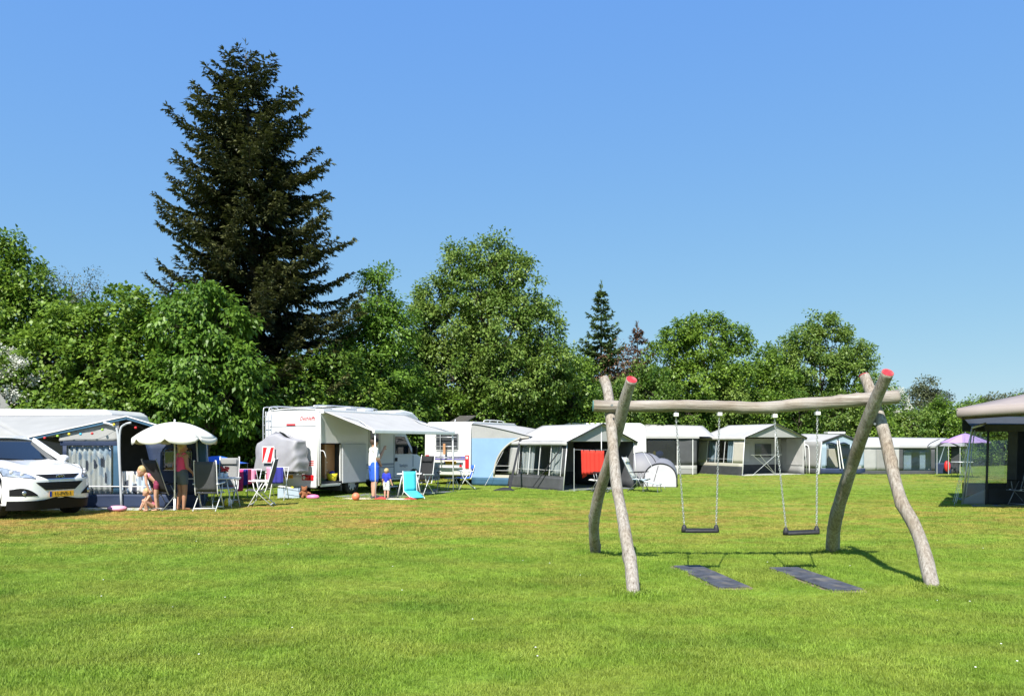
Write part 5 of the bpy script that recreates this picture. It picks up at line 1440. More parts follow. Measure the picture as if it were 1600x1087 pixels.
def rope(name, label, a, b, r=.006, mat='black_fabric', group='guy ropes'):
    t = thing(name, label, 'guy rope', V((b[0], b[1], 0)), 0, group)
    k = MB(); k.tube([a, Vector(a).lerp(Vector(b), .5) - V((0, 0, .02)), b], r, 5); k.build('cord', mat, t, world=True)
    k = MB(); k.tube([Vector(b) + V((0, 0, .04)), Vector(b) - V((0, 0, .06))], r * 2, 6); k.build('peg', 'grey_metal', t, world=True)
    return t

# ---- left pitch: blue and grey awning with patterned curtains
TD = 19.5
tl = thing('caravan_awning', 'blue and grey awning with patterned curtains behind the white car', 'awning', G(190, TD), 0, 'awnings and tents')
def T(px, py, d=TD): return P(px, py, d)
pk = T(199, 650); eL = T(37, 685); eR = T(322, 686)
bkR = V((-11.2, 22.1, 2.46)); bL = V((-15.2, 22.1, 2.44)); bR = V((-8.75, 22.1, 1.80))
k = MB(); k.sheet(eL, pk, bkR, bL, 14, 10, .03, sag=.06); k.build('roof_panel', 'pale_fabric', tl, world=True, smooth=True, thick=.006)
k = MB(); k.sheet(eL + V((-1.2, .9, -.2)), eL, bL, bL + V((-1.2, 0, -.2)), 6, 8, .03); k.build('roof_panel', 'pale_fabric', tl, world=True, smooth=True, thick=.006)
k = MB(); k.sheet(pk, eR, bR, bkR, 10, 8, .03, sag=.05); k.build('roof_panel', 'pale_fabric', tl, world=True, smooth=True, thick=.006)
for a, b in ((eL, pk), (pk, eR)):
    k = MB(); k.bar(a - V((0, .03, .035)), b - V((0, .03, .035)), .04, .09); k.build('roof_edge', 'teal_blue_fabric', tl, world=True)
    k = MB(); k.bar(a - V((0, .055, .0)), b - V((0, .055, .0)), .03, .025); k.build('piping', 'white_metal', tl, world=True)
def tpanel(nm, x0, x1, y0, y1, mat, dd=0.0, wob=.015, x2=None, x3=None, fold=0.0, nf=6, y2=None):
    k = MB(); k.sheet(T(x0, y1, TD + dd), T(x1, y1, TD + dd), T(x3 if x3 is not None else x1, y2 if y2 is not None else y0, TD + dd), T(x2 if x2 is not None else x0, y0, TD + dd), 70 if fold else 10, 6, wob, fold=fold, nf=nf, seed=x0 * .1)
    o = k.build(nm, mat, tl, world=True, smooth=True, thick=.006); return o
tpanel('skirt', 34, 318, 772, 793, 'navy_fabric', -.02, .06)
k = MB(); k.sheet(T(34, 797.5, 18.75) , T(318, 796, 18.95), T(318, 792.5, TD), T(34, 792.5, TD), 14, 3, .01); k.build('mud_flap', 'light_groundsheet', tl, world=True, smooth=True, thick=.004)
tpanel('wall_panel', 94, 187, 689, 696, 'navy_fabric', -.01, .005); tpanel('wall_panel', 177, 187, 696, 772, 'teal_blue_fabric', -.01, .005); tpanel('wall_panel', 98, 104, 696, 772, 'navy_fabric', -.01, .005)
tpanel('window_pane', 104, 177, 696, 772, 'clear_plastic', -.015, .02)
tpanel('curtain', 104, 174, 697, 772, 'patterned_curtain', .08, 0, fold=.028, nf=8)
tpanel('curtain', 191, 248, 736, 772, 'patterned_curtain', .08, 0, fold=.028, nf=7)
tpanel('gable_panel', 92, 186, 674, 689, 'grey_white_fabric', .03, .005, x2=95, y2=657)
k = MB(); k.tube([T(104, 759, TD - .04), T(250, 760, TD - .04)], .010, 6); k.build('curtain_rail', 'white_metal', tl, world=True)
for pts, r in (([(190, 793), (186, 710), (183, 672), (176, 664), (162, 660)], .030), ([(190, 793), (187, 710), (188, 672), (195, 663), (205, 660)], .028), ([(313, 793), (309, 725), (307, 685)], .022), ([(38, 793), (38, 686)], .018)):
    k = MB(); k.tube(spline([T(x, y, TD - .06) for x, y in pts], 14), r, 8); k.build('pole', 'grey_side', tl, world=True, smooth=True)
tpanel('wall_panel', 247, 308, 689, 772, 'navy_fabric', .02, .03, x2=226, y2=684)
tpanel('window_pane', 254, 300, 700, 735, 'smoked_plastic', -.02, .02)
tpanel('curtain', 256, 272, 700, 735, 'pale_blue_grey_fabric', .005, 0, fold=.01, nf=2)
tpanel('corner_panel', 311, 322, 688, 740, 'teal_blue_fabric', -.03, .02, x2=308)
k = MB(); k.sheet(T(318, 793), V((-8.75, 22.1, 0)), bR, T(322, 686), 8, 6, .03); k.build('side_wall', 'teal_blue_fabric', tl, world=True, smooth=True, thick=.006)
k = MB(); k.sheet((-12.4, 19.4, .01), (-7.8, 19.4, .01), (-8.8, 22.1, .01), (-14.5, 22.1, .01), 6, 6, .003); k.build('groundsheet', 'groundsheet', tl, world=True, thick=.004)
k = MB(); k.sheet((-11.4, 22.05, .02), (-8.8, 22.05, .02), (-8.8, 22.05, 1.8), (-11.4, 22.05, 2.4), 6, 6, .02); k.build('rear_wall', 'dark_grey_fabric', tl, world=True, thick=.006)
ls = thing('lantern_string', 'string of small coloured party lanterns under the awning edge', 'lanterns', G(140, TD - .12), 0)
LN = [(70, 684, 'red_plastic'), (90, 681, 'lime_plastic'), (108, 678, 'yellow_plastic'), (126, 678, 'cyan_plastic'), (144, 677, 'red_plastic'), (160, 671, 'lime_plastic'), (178, 663, 'yellow_plastic'), (212, 668, 'red_plastic'), (228, 674, 'lime_plastic')]
for x, y, m in LN:
    c = T(x, y, TD - .12)
    k = MB(); k.ell(c, (.034, .034, .032), 12, 8); k.build('lantern', m, ls, world=True, smooth=True)
k = MB(); k.tube(spline([T(x, y - 3, TD - .12) for x, y, m in LN], 40), .004, 4); k.build('cord', 'black_plastic', ls, world=True)

# ---- low bivouac piece behind the chairs and grey ridge at the picture edge
k = MB(); k.grid(lambda u, v: tuple(G(338, 22.5) + V(((u - .5) * 1.5, (v - .5) * 1.2, 1.05 + .22 * math.sin(math.pi * u) * math.sin(math.pi * v)))), 10, 6)
pt_ = thing('toy_shelter', 'blue domed play shelter behind the empty camp chairs', 'shelter', G(338, 22.5), 0)
k.build('roof_sheet', 'bright_blue', pt_, world=True, smooth=True, thick=.006)
for sx in (-.72, .72):
    for sy in (-.55, .55):
        q = MB(); q.tube([G(338, 22.5) + V((sx, sy, 0)), G(338, 22.5) + V((sx, sy, 1.06))], .012, 6); q.build('pole', 'grey_metal', pt_, world=True)
tr = thing('pup_tent', 'small dark grey tent peak at the left picture edge behind the caravan', 'tent', G(-6, 25.2), 0)
a = P(-40, 700, 25.2); 
k = MB(); pkp = P(-2, 612, 25.2)
k.slab([G(-60, 25.2), G(36, 25.2), P(20, 641, 25.2), pkp, P(-50, 640, 25.2)], .02); k.sheet(G(36, 25.2), G(36, 26.0), P(20, 641, 26.0), P(20, 641, 25.2), 4, 4); k.sheet(P(20, 641, 25.2), P(20, 641, 26.0), P(-2, 612, 26.0), pkp, 4, 4)
k.build('fabric', 'mid_grey_fabric', tr, world=True, thick=.006)

# ---- sky blue awning beside the caravan with the bike rack
ca, sa = math.cos(rr), math.sin(rr)
ab = thing('caravan_awning', 'sky blue awning with white roof and quarter round window', 'awning', c2_loc, rr, 'awnings and tents')
AWX = .08; OUT = 2.45
def A(y, z, x=AWX): return V((x, -y, z))         # local: y outwards from the caravan side
def top_z(y): return 2.40 - .50 * (y / OUT) ** 1.3
k = MB(); k.sheet(A(.02, .01), A(OUT, .01), A(OUT, .32), A(.02, .32), 10, 3, .02); k.build('skirt', 'teal_blue_fabric', ab, smooth=True, thick=.006)
cxw, rw_, rh_ = OUT - .02, 1.42, 1.42          # quarter ellipse window, centre at the outer bottom corner
def arc(i, n=16, e=0): a = math.pi / 2 * i / n; return (cxw - (rw_ + e) * math.cos(a), .42 + (rh_ + e) * math.sin(a))
k = MB(); n = 16
for i in range(n):      # blue wall between the window arch and its straight edges
    y0, z0 = arc(i, n, .07); y1, z1 = arc(i + 1, n, .07)
    k.add([A(y0, z0), A(y1, z1), A(y1, 1.84), A(y0, 1.84)], [(0, 1, 2, 3)]) if z0 < 1.83 else None
k.add([A(.02, .32), A(cxw - rw_ - .07, .32), A(cxw - rw_ - .07, 1.84), A(.02, 1.84)], [(0, 1, 2, 3)])
k.build('wall_panel', 'sky_blue_fabric', ab, thick=.006)
k = MB(); k.sheet(A(cxw - rw_ - .08, .32), A(OUT, .32), A(OUT, .43), A(cxw - rw_ - .08, .43), 6, 2, .004); k.build('lower_band', 'cream_fabric', ab, thick=.008)
k = MB(); k.tube([A(*arc(i, n, .03)) - V((.02, 0, 0)) for i in range(n + 1)], .035, 6); k.build('window_border', 'cream_fabric', ab, smooth=True)
k = MB(); k.add([A(cxw, .42)] + [A(*arc(i, n)) for i in range(n + 1)], [(0, i + 1, i + 2) for i in range(n)]); wp_ = k.build('window_pane', 'clear_plastic', ab)
for z in (.60, .78):
    k = MB(); k.bar(A(cxw - rw_ * .96, z) - V((.015, 0, 0)), A(cxw, z) - V((.015, 0, 0)), .01, .03, (1, 0, 0)); k.build('glazing_tape', 'white_metal', wp_)
k = MB(); k.add([A(.02, 1.84), A(OUT, 1.84)] + [A(OUT * (1 - i / 8), top_z(OUT * (1 - i / 8))) for i in range(9)], [tuple(range(11))]); k.build('gable_panel', 'grey_white_fabric', ab, thick=.006)
k = MB(); k.grid(lambda u, v: tuple(A(OUT * u * 1.02, top_z(OUT * u) - .04 * math.sin(math.pi * v * 3) ** 2 * u + .012, AWX - .05 + 4.6 * v)), 10, 16); k.build('roof_panel', 'white_fabric', ab, smooth=True, thick=.006)
k = MB(); k.sheet(V((AWX, -OUT, .01)), V((4.6, -OUT, .01)), V((4.6, -OUT, 1.9)), V((AWX, -OUT, 1.9)), 8, 6, .03); k.build('front_wall', 'pale_blue_grey_fabric', ab, smooth=True, thick=.006)
k = MB(); k.sheet(V((4.6, -OUT, .01)), V((4.6, 0, .01)), V((4.6, 0, 2.4)), V((4.6, -OUT, 1.9)), 6, 6, .03); k.build('end_wall', 'mid_grey_fabric', ab, thick=.006)
k = MB(); k.box((.9, -1.55, .62), (.5, .6, .04)); k.tube([(.9, -1.3, 0), (.9, -1.3, .6)], .02, 6); k.tube([(.9, -1.8, 0), (.9, -1.8, .6)], .02, 6); ct = k.build('inner_table', 'white_plastic', ab)
k = MB(); k.ell((.8, -1.6, .80), (.18, .22, .16)); k.build('white_bundle', 'white_plastic', ab, smooth=True)
k = MB(); k.sheet(A(.75, 1.0, .2), A(1.0, 1.05, .2), A(1.05, 1.55, .2), A(.85, 1.55, .2), 8, 4, fold=.02, nf=3); k.build('hanging_cloth', 'white_plastic', ab, thick=.004)

# ---- grey tent with the red towel
ta = ridge_tent('ridge_tent', 'grey and white ridge tent with dark window band and red towel at its open end', 'tent', (1.91, 26.5, 0), math.atan2(.534, .845), 3.67, 3.0, 1.72, 2.34,
                'white_fabric', 'dark_grey_fabric', 'dark_grey_fabric', 'charcoal_fabric', [(.22, 2.95, .50, 1.60)], .46, .18, curtain='pale_stripe', inner='grey_white_fabric', rear='dark_grey_fabric')
k = MB(); k.sheet((-.16, 3.02, .48), (-.16, 3.64, .48), (-.03, 3.64, 1.58), (-.03, 3.02, 1.58), 6, 6, .01); k.build('corner_panel', 'white_fabric', ta, smooth=True, thick=.006)
k = MB(); k.slab([(-.35, 1.60, .06), (-.35, 1.66, .06), (-.03, .12, 1.66), (-.03, .04, 1.66)], .01); k.build('storm_strap', 'black_fabric', ta)
k = MB(); k.sheet((.02, 3.62, .5), (2.98, 3.62, .5), (2.98, 3.62, 1.7), (.02, 3.62, 1.7), 6, 6, .02); k.build('inner_wall', 'mid_grey_fabric', ta, thick=.004)
for x, w in ((1.1, .35), (2.2, .5)):
    k = MB(); k.box((x, 3.57, 1.25), (w, .02, .5)); k.build('inner_window', 'white_lens', ta)
rt = thing('bath_towel', 'red bath towel hanging on a line at the grey tent', 'towel', G(926, 26.0), 0)
k = MB(); k.sheet(P(909, 741, 26.0), P(944, 739, 26.0), P(944, 704, 26.0), P(908, 703, 26.0), 40, 8, .01, fold=.014, nf=6); k.build('cloth', 'red_towel', rt, world=True, smooth=True, thick=.012)
k = MB(); k.sheet(P(910, 747, 26.06), P(917, 743, 26.06), P(922, 704, 26.06), P(908, 703, 26.06), 10, 6, .01); k.build('rear_fold', 'red_towel', rt, world=True, smooth=True, thick=.01)
k = MB(); k.tube([P(897, 702, 26.05), P(926, 703, 26.0), P(962, 702, 26.0)], .005, 5); k.tube([G(963, 26.0), P(962, 700, 26.0)], .014, 6); k.tube([G(897, 26.05), P(897, 700, 26.05)], .014, 6); k.build('drying_line', 'aluminium', rt, world=True)
for i in range(4):
    k = MB(); k.box(P(912 + 9 * i, 703, 25.98), (.02, .02, .07)); k.build('clothes_peg', 'ink_black', rt, world=True)
sp_ = thing('ground_anchor', 'black strap and bag of pegs lying on the grass before the tent', 'strap', G(790, 26.6), 0)
k = MB(); k.slab([P(812, 684, 29.2), P(815, 684, 29.2), P(797, 768, 26.4), P(793, 768, 26.4)], .01); k.build('strap', 'black_fabric', sp_, world=True)
k = MB(); k.grid(lambda u, v: tuple(G(788, 26.6) + V(((u - .5) * .75, (v - .5) * .3, .02 + .09 * math.sin(math.pi * u) * math.sin(math.pi * v) * (1 + .6 * mnoise.noise(V((u * 7, v * 7, 0))))))), 18, 8); k.build('bag', 'black_fabric', sp_, world=True, smooth=True, thick=.006)
mk('dome_grey', (.20, .20, .215), .6, var=.08, scale=2, bump=.2, bscale=6)
mk('dome_pale', (.30, .30, .31), .6, var=.06, scale=2, bump=.2, bscale=6)
# ---- dome tent
dt = thing('dome_tent', 'small grey and white dome tent between the two larger tents', 'tent', G(1012, 29.6), R(-14), 'awnings and tents')
def dome(u, v, rx=1.05, ry=.9, h=1.28):
    a = 2 * math.pi * u; f = math.cos(v * math.pi / 2); return V((-.25 + rx * math.cos(a) * f ** .8, .5 + ry * math.sin(a) * f ** .8, h * math.sin(v * math.pi / 2) ** .95 + .0))
k = MB(); k.grid(dome, 32, 10); k.build('dome_shell', 'dome_grey', dt, smooth=True, thick=.005)
for a0 in (.12, .62, .37, .87):
    k = MB(); k.tube([dome(a0, i / 12) * 1.012 for i in range(13)], .014, 6); k.build('tent_pole', 'black_plastic', dt, smooth=True)
def porch(u, v):
    a = math.pi * u; r = .62 * (1 - .12 * v); return V((.55 + .42 * math.cos(a) * -1 * .95, -.55 + .95 * v, .02 + (.88 + .25 * v) * math.sin(a) ** .7))
k = MB(); k.grid(lambda u, v: V((.50 - .62 * math.cos(math.pi * u), -.62 + .34 * (1 - v) * max(0, math.sin(math.pi * u)) ** .6 + 1.1 * v, .01 + (.86 + .2 * v) * max(0, math.sin(math.pi * u)) ** .6)), 16, 6); k.build('porch_shell', 'dome_grey', dt, smooth=True, thick=.005)
k = MB(); k.add([V((.50 - .60 * math.cos(math.pi * i / 16), -.62 + .34 * max(0, math.sin(math.pi * i / 16)) ** .6, .012 + .85 * max(0, math.sin(math.pi * i / 16)) ** .6)) for i in range(17)], [tuple(range(17))]); k.build('porch_door', 'dome_pale', dt, thick=.005)
k = MB(); k.tube([V((.50 - .62 * math.cos(math.pi * i / 16), -.65 + .34 * max(0, math.sin(math.pi * i / 16)) ** .6, .012 + .87 * max(0, math.sin(math.pi * i / 16)) ** .6)) for i in range(17)], .018, 6); k.build('tent_pole', 'black_plastic', dt, smooth=True)
k = MB(); k.bar((.22, -.64, .02), (.42, -.34, .80), .012, .02, (0, 1, 0)); k.build('zip', 'black_plastic', dt)

# ---- caravan with mesh windowed awning, middle
B0 = G(1008, 40.4)
caravan('white caravan with a dark mesh awning behind the dome tent', (B0.x - .05, 40.9, 0), R(176), 4.8, 2.1, 2.66, rear=False)
b1 = thing('caravan_awning', 'white roofed awning with dark mesh windows left of the cream tent', 'awning', (B0.x, 40.4, 0), 0, 'awnings and tents')
WL = 2.72
def bp1(nm, x0, x1, z0, z1, mat, off=0.0, wob=.02):
    k = MB(); k.sheet((x0, off, z0), (x1, off, z0), (x1, off, z1), (x0, off, z1), 10, 6, wob, seed=x0); return k.build(nm, mat, b1, smooth=True, thick=.006)
bp1('mesh_window', .05, WL * .62, .48, 2.0, 'mesh_screen'); bp1('wall_panel', WL * .62, WL, .48, 2.0, 'dark_grey_fabric', 0, .05); bp1('lower_band', 0, WL, .30, .48, 'white_fabric', -.01); bp1('skirt', 0, WL, .01, .30, 'mid_grey_fabric')
for x in (0.0, WL * .62, WL * .92):
    k = MB(); k.tube([(x, -.03, 0), (x, -.03, 2.0)], .022, 6); k.build('pole', 'white_metal', b1)
k = MB(); k.sheet((-.06, -.1, 2.02), (WL + .9, -.1, 2.0), (WL + .9, 2.4, 2.62), (-.06, 2.4, 2.70), 12, 10, .03, sag=.10); k.build('roof_panel', 'white_fabric', b1, smooth=True, thick=.006)
k = MB(); k.sheet((-.06, -.1, 1.9), (WL + .1, -.1, 1.9), (WL + .1, -.1, 2.01), (-.06, -.1, 2.02), 10, 2, .01); k.build('valance', 'white_fabric', b1, thick=.006)
k = MB(); k.sheet((0, 2.3, .01), (WL + .8, 2.3, .01), (WL + .8, 2.3, 2.5), (0, 2.3, 2.5), 4, 4, .02); k.build('rear_wall', 'mid_grey_fabric', b1, thick=.006)
k = MB(); k.sheet((-.02, 0, .01), (-.02, 2.3, .01), (-.02, 2.3, 2.6), (-.02, 0, 2.0), 4, 4, .02); k.build('side_wall', 'white_fabric', b1, thick=.006)
k = MB(); k.ell((.85, .5, 1.05), (.22, .15, .2)); k.build('blue_bag', 'bright_blue', b1, smooth=True)
k = MB(); k.ell((.58, .5, 1.05), (.10, .1, .2)); k.build('yellow_bag', 'yellow_plastic', b1, smooth=True)
k = MB(); k.box((.7, .5, .42), (1.2, .5, .84)); k.build('storage_unit', 'dark_grey_fabric', b1, bevel=.02)

# ---- cream tent with open gable
tb_ = ridge_tent('ridge_tent', 'cream ridge tent with four part window and open porch gable behind the swings', 'tent', (11.80, 38.9, 0), math.atan2(.44, .9), 3.5, 4.1, 1.96, 2.64,
                 'white_fabric', 'cream_fabric', 'charcoal_fabric', 'charcoal_fabric', [(.75, 2.75, .62, 1.80)], .46, .20, curtain='pale_blue_grey_fabric', inner='grey_white_fabric', rear='grey_white_fabric', floor='light_groundsheet')
k = MB(); k.sheet((4.1 - .03, .1, .48), (4.1 - .03, 1.2, .48), (4.1 - .03, 1.2, 1.9), (4.1 - .03, .1, 1.9), 5, 5, .02); k.build('inner_curtain', 'white_fabric', tb_, thick=.006)
k = MB(); k.sheet((.3, 1.6, .50), (4.05, 1.6, .50), (4.05, 1.6, 1.9), (.3, 1.6, 1.9), 8, 6, .02); iw = k.build('inner_wall', 'grey_white_fabric', tb_, thick=.006)
k = MB(); k.sheet((.3, 1.6, .02), (4.05, 1.6, .02), (4.05, 1.6, .50), (.3, 1.6, .50), 8, 3, .02); k.build('inner_skirt', 'charcoal_fabric', tb_, thick=.006)
k = MB(); k.box((2.75, 1.57, 1.25), (1.15, .02, .72)); k.build('inner_window', 'window_grey', iw)
k = MB(); k.box((1.45, 1.57, 1.15), (.6, .02, .95)); k.build('inner_door', 'white_fabric', iw)
k = MB()
for a, b in (((.4, 0), (2.0, 1.05)), ((.4, 1.05), (2.0, 0)), ((2.0, 0), (.9, 1.05))): k.tube([(a[0], -.1, a[1] + .01), (b[0], -.1, b[1])], .012, 5)
k.tube([(.3, -.1, 1.05), (2.4, -.1, 1.05)], .012, 5); k.build('drying_rack', 'aluminium', tb_)

# ---- grey tent with blue grey gable front
tc_ = thing('ridge_tent', 'low grey tent with pale blue gable windows right of the cream tent', 'tent', G(1284, 40.6), 0, 'awnings and tents')
CD = 40.6
def Q(px, py, d=CD): return P(px, py, d)
lft = Q(1284, 690); pkc = Q(1316, 678.5); rgt = Q(1350, 692)
k = MB(); k.sheet(Q(1250, 690, 41.8), lft, pkc, Q(1252, 677.5, 43.2), 10, 8, .03, sag=.04); k.build('roof_panel', 'grey_white_fabric', tc_, world=True, smooth=True, thick=.006)
k = MB(); k.sheet(pkc, rgt, Q(1352, 690, 43.2), Q(1290, 678, 43.4), 8, 6, .03); k.build('roof_panel', 'grey_white_fabric', tc_, world=True, smooth=True, thick=.006)
k = MB(); k.sheet(G(1250, 41.8, .3), G(1282, CD, .3), lft, Q(1250, 690, 41.8), 10, 6, .04); k.build('side_wall', 'mid_grey_fabric', tc_, world=True, smooth=True, thick=.006)
k = MB(); k.sheet(G(1250, 41.8, .01), G(1282, CD, .01), G(1282, CD, .3), G(1250, 41.8, .3), 8, 3, .03); k.build('skirt', 'dark_grey_fabric', tc_, world=True, smooth=True, thick=.006)
k = MB(); k.sheet(G(1282, CD, .01), G(1352, CD, .01), G(1352, CD, .32), G(1282, CD, .32), 8, 3, .03); k.build('skirt', 'navy_fabric', tc_, world=True, smooth=True, thick=.006)
for x0, x1, x2, x3, nm, m in ((1284, 1290, 1292, 1284, 'wall_panel', 'pale_blue_grey_fabric'), (1290, 1312, 1309, 1292, 'window_pane', 'clear_plastic'), (1316, 1328, 1328, 1312, 'window_pane', 'clear_plastic'), (1328, 1350, 1350, 1328, 'wall_panel', 'pale_blue_grey_fabric')):
    k = MB(); k.sheet(G(x0, CD, .34), G(x1, CD, .34), Q(x2, 694), Q(x3, 694), 6, 6, .015); k.build(nm, m, tc_, world=True, smooth=True, thick=.006)
k = MB(); k.slab([Q(1284, 694), Q(1350, 694), rgt, pkc, lft], .006); k.build('gable_panel', 'pale_blue_grey_fabric', tc_, world=True)
k = MB(); k.tube([lft - V((0, .05, .02)), pkc - V((0, .05, .0)), rgt - V((0, .05, .02))], .05, 6); k.build('roof_edge', 'charcoal_fabric', tc_, world=True, smooth=True)
for a, b, m in (((1308, 688), (1313, 732), 'white_metal'), ((1311, 688), (1318, 732), 'white_metal'), ((1284, 690), (1279, 741), 'white_metal'), ((1309.5, 684), (1309.5, 696), 'charcoal_fabric')):
    k = MB(); k.tube([Q(*a, CD - .05), Q(*b, CD - .05)], .03, 6); k.build('pole', m, tc_, world=True)
for x0, x1 in ((1291, 1307), (1312, 1325)):
    k = MB(); k.tube(spline([Q(x0, 693, CD - .06), Q((x0 + x1) / 2, 691.5, CD - .06), Q(x1, 694, CD - .06)], 6), .035, 6); k.build('hood_seam', 'navy_fabric', tc_, world=True)
k = MB(); k.tube(spline([Q(1252, 694, 41.6), Q(1260, 695, 41.4), Q(1264, 702, 41.3), Q(1264.5, 740, 41.2)], 12), .025, 6); k.build('door_arch', 'white_metal', tc_, world=True, smooth=True)
k = MB(); k.sheet(G(1252, 43.3, .01), G(1352, 43.3, .01), Q(1352, 690, 43.3), Q(1252, 680, 43.3), 6, 6, .02); k.build('rear_wall', 'pale_blue_grey_fabric', tc_, world=True, thick=.006)
k = MB(); k.box(Q(1301, 715, 42.4), (.55, .3, 1.0)); k.build('inner_cupboard', 'cream_fabric', tc_, world=True, bevel=.02)
k = MB(); k.ell(Q(1320, 722, 42.0), (.20, .2, .2)); k.build('blue_float', 'inflatable_blue', tc_, world=True, smooth=True)
k = MB(); k.box(Q(1304, 676, 44), (1.0, .6, .12)); k.build('roof_vent', 'white_body', tc_, world=True, bevel=.03)

# ---- grey tent behind the right swing posts with open porch
tdd = thing('caravan_awning', 'long pale awning with grey curtained window behind the right swing posts', 'awning', G(1400, 40.6), 0, 'awnings and tents')
DD = 40.6
def D_(px, py, d=DD): return P(px, py, d)
def dpan(nm, x0, x1, y0, y1, mat, off=0.0, wob=.02):
    k = MB(); k.sheet(D_(x0, y1, DD + off), D_(x1, y1, DD + off), D_(x1, y0, DD + off), D_(x0, y0, DD + off), 8, 6, wob, seed=x0 * .3); return k.build(nm, mat, tdd, world=True, smooth=True, thick=.006)
YB = HY + FPX * CH / DD - .3
dpan('wall_panel', 1340, 1370, 697, 735, 'grey_white_fabric', 0, .05); dpan('wall_panel', 1370, 1395, 697, 735, 'mid_grey_fabric', 0, .04); dpan('wall_panel', 1395, 1405, 697, 735, 'white_fabric'); dpan('wall_panel', 1405, 1411, 697, 735, 'dark_grey_fabric')
pn = dpan('window_pane', 1411, 1455, 701, 735, 'clear_plastic'); dpan('header', 1405, 1461, 696.5, 701, 'dark_grey_fabric', -.01); dpan('wall_panel', 1455, 1461, 701, 735, 'dark_grey_fabric'); dpan('skirt', 1340, 1461, 735, YB, 'dark_grey_fabric', 0, .04)
for x in (1418, 1428, 1433, 1447):
    k = MB(); k.bar(D_(x, 701, DD - .03), D_(x, 735, DD - .03), .02, .04, (0, 1, 0)); k.build('glazing_tape', 'white_metal', pn)
k = MB(); k.bar(D_(1411, 728, DD - .03), D_(1455, 728, DD - .03), .02, .04); k.build('glazing_tape', 'white_metal', pn)
dpan('curtain', 1412, 1424, 702, 735, 'pale_blue_grey_fabric', .25, .02); dpan('curtain', 1437, 1446, 702, 735, 'pale_blue_grey_fabric', .25, .02)
k = MB(); k.sheet(D_(1338, 697), D_(1462, 697), D_(1480, 684, 43.0), D_(1345, 682.5, 43.0), 14, 8, .03, sag=.05); k.build('roof_panel', 'white_fabric', tdd, world=True, smooth=True, thick=.006)
dpan('valance', 1338, 1462, 696.8, 699.5, 'white_fabric', -.06, .01)
k = MB(); k.sheet(D_(1466, 697), D_(1512, 697, 41.5), D_(1506, 688, 43.0), D_(1480, 684.5, 43.0), 8, 6, .03); k.build('porch_roof', 'mid_grey_fabric', tdd, world=True, smooth=True, thick=.006)
k = MB(); k.tube([D_(1464, 697), D_(1480, 688.5), D_(1500, 698)], .04, 6); k.build('roof_edge', 'charcoal_fabric', tdd, world=True)
for x in (1464, 1482, 1500):
    k = MB(); k.tube([G(x, DD), D_(x, 694)], .022, 6); k.build('pole', 'aluminium', tdd, world=True)
dpan('porch_wall', 1486, 1499, 698, YB, 'charcoal_fabric', 1.0); dpan('porch_skirt', 1462, 1486, 723, YB, 'navy_fabric', .6)
k = MB(); k.sheet(D_(1340, YB - 1, 43.0), D_(1480, YB - 1, 43.0), D_(1480, 686, 43.0), D_(1340, 686, 43.0), 6, 4, .02); k.build('rear_wall', 'pale_blue_grey_fabric', tdd, world=True, thick=.006)
k = MB(); k.ell(D_(1480, 728, DD + .3), (.16, .14, .30)); k.build('red_bag', 'red_plastic', tdd, world=True, smooth=True)
k = MB(); k.sheet(D_(1501, 735, DD + .4), D_(1510, 733, DD + .4), D_(1509, 700, DD + .4), D_(1501, 701, DD + .4), 10, 6, .05); k.build('clear_side', 'clear_plastic', tdd, world=True, smooth=True, thick=.006)
k = MB(); k.tube(spline([D_(1450, 703, DD - .2), D_(1450, 696, DD - .2), D_(1456, 691, DD - .2), D_(1468, 685.5, DD - .2)], 10), .022, 6); k.build('tie_bar', 'charcoal_fabric', tdd, world=True)
suv('small white car parked in the porch shade beyond the lilac parasol', G(1468, 43.6), R(-30), 1.0, None)
parasol('lilac parasol standing before the far pale awning', G(1508, 36.5), 1.68, 2.12, 1.08, 'lilac_fabric', 8, .0, 'grey_metal', flat=True)
tbl = table('small table with a cloth beside the lilac parasol', G(1503, 38.5), 0, .8, .6, .72, 'white_plastic', 'grey_metal')

# ---- right edge: charcoal awning under a taupe canopy
RD = 20.6
ta2 = thing('charcoal_tent', 'charcoal tent with clear window panel under the taupe canopy', 'tent', G(1503, RD), 0, 'awnings and tents')
def E(px, py, d=RD): return P(px, py, d)
# window wall recedes a little to the right; left side wall runs back
W0b, W0t = G(1535, RD - .15), E(1547, 668, RD + .1)
def wl(s, z):       # point on the wall facing the lawn: s metres to the right of its left edge
    return V((12.62 + s * .985 - .13 * (z / 2.1) * -1, 20.45 + .10 * s + .10 * z / 2.1, z))
def epan(nm, s0, s1, z0, z1, mat, wob=.02, off=0.0):
    k = MB(); k.sheet(wl(s0, z0) + V((0, off, 0)), wl(s1, z0) + V((0, off, 0)), wl(s1, z1) + V((0, off, 0)), wl(s0, z1) + V((0, off, 0)), 8, 6, wob, seed=s0); return k.build(nm, mat, ta2, world=True, smooth=True, thick=.006)
cl = E(1519, 668); cb_ = G(1503, RD)
k = MB(); k.sheet(cb_, wl(-.02, 0), wl(-.0, 1.98), cl, 8, 10, .03); k.build('side_pane', 'clear_plastic', ta2, world=True, smooth=True, thick=.004)
k = MB(); k.sheet(cb_, wl(-.02, 0), wl(-.02, .42), cb_.lerp(cl, .08), 8, 4, .05); k.build('corner_skirt', 'mid_grey_fabric', ta2, world=True, smooth=True, thick=.006)
for a, b, r, m in ((cb_, cl, .022, 'aluminium'), (G(1507, RD), E(1523, 672), .014, 'aluminium'), (wl(0, 0), wl(0, 2.0), .03, 'charcoal_fabric'), (cl, E(1541, 662, RD), .03, 'aluminium')):
    k = MB(); k.tube([a, b], r, 8); k.build('pole', m, ta2, world=True, smooth=True)
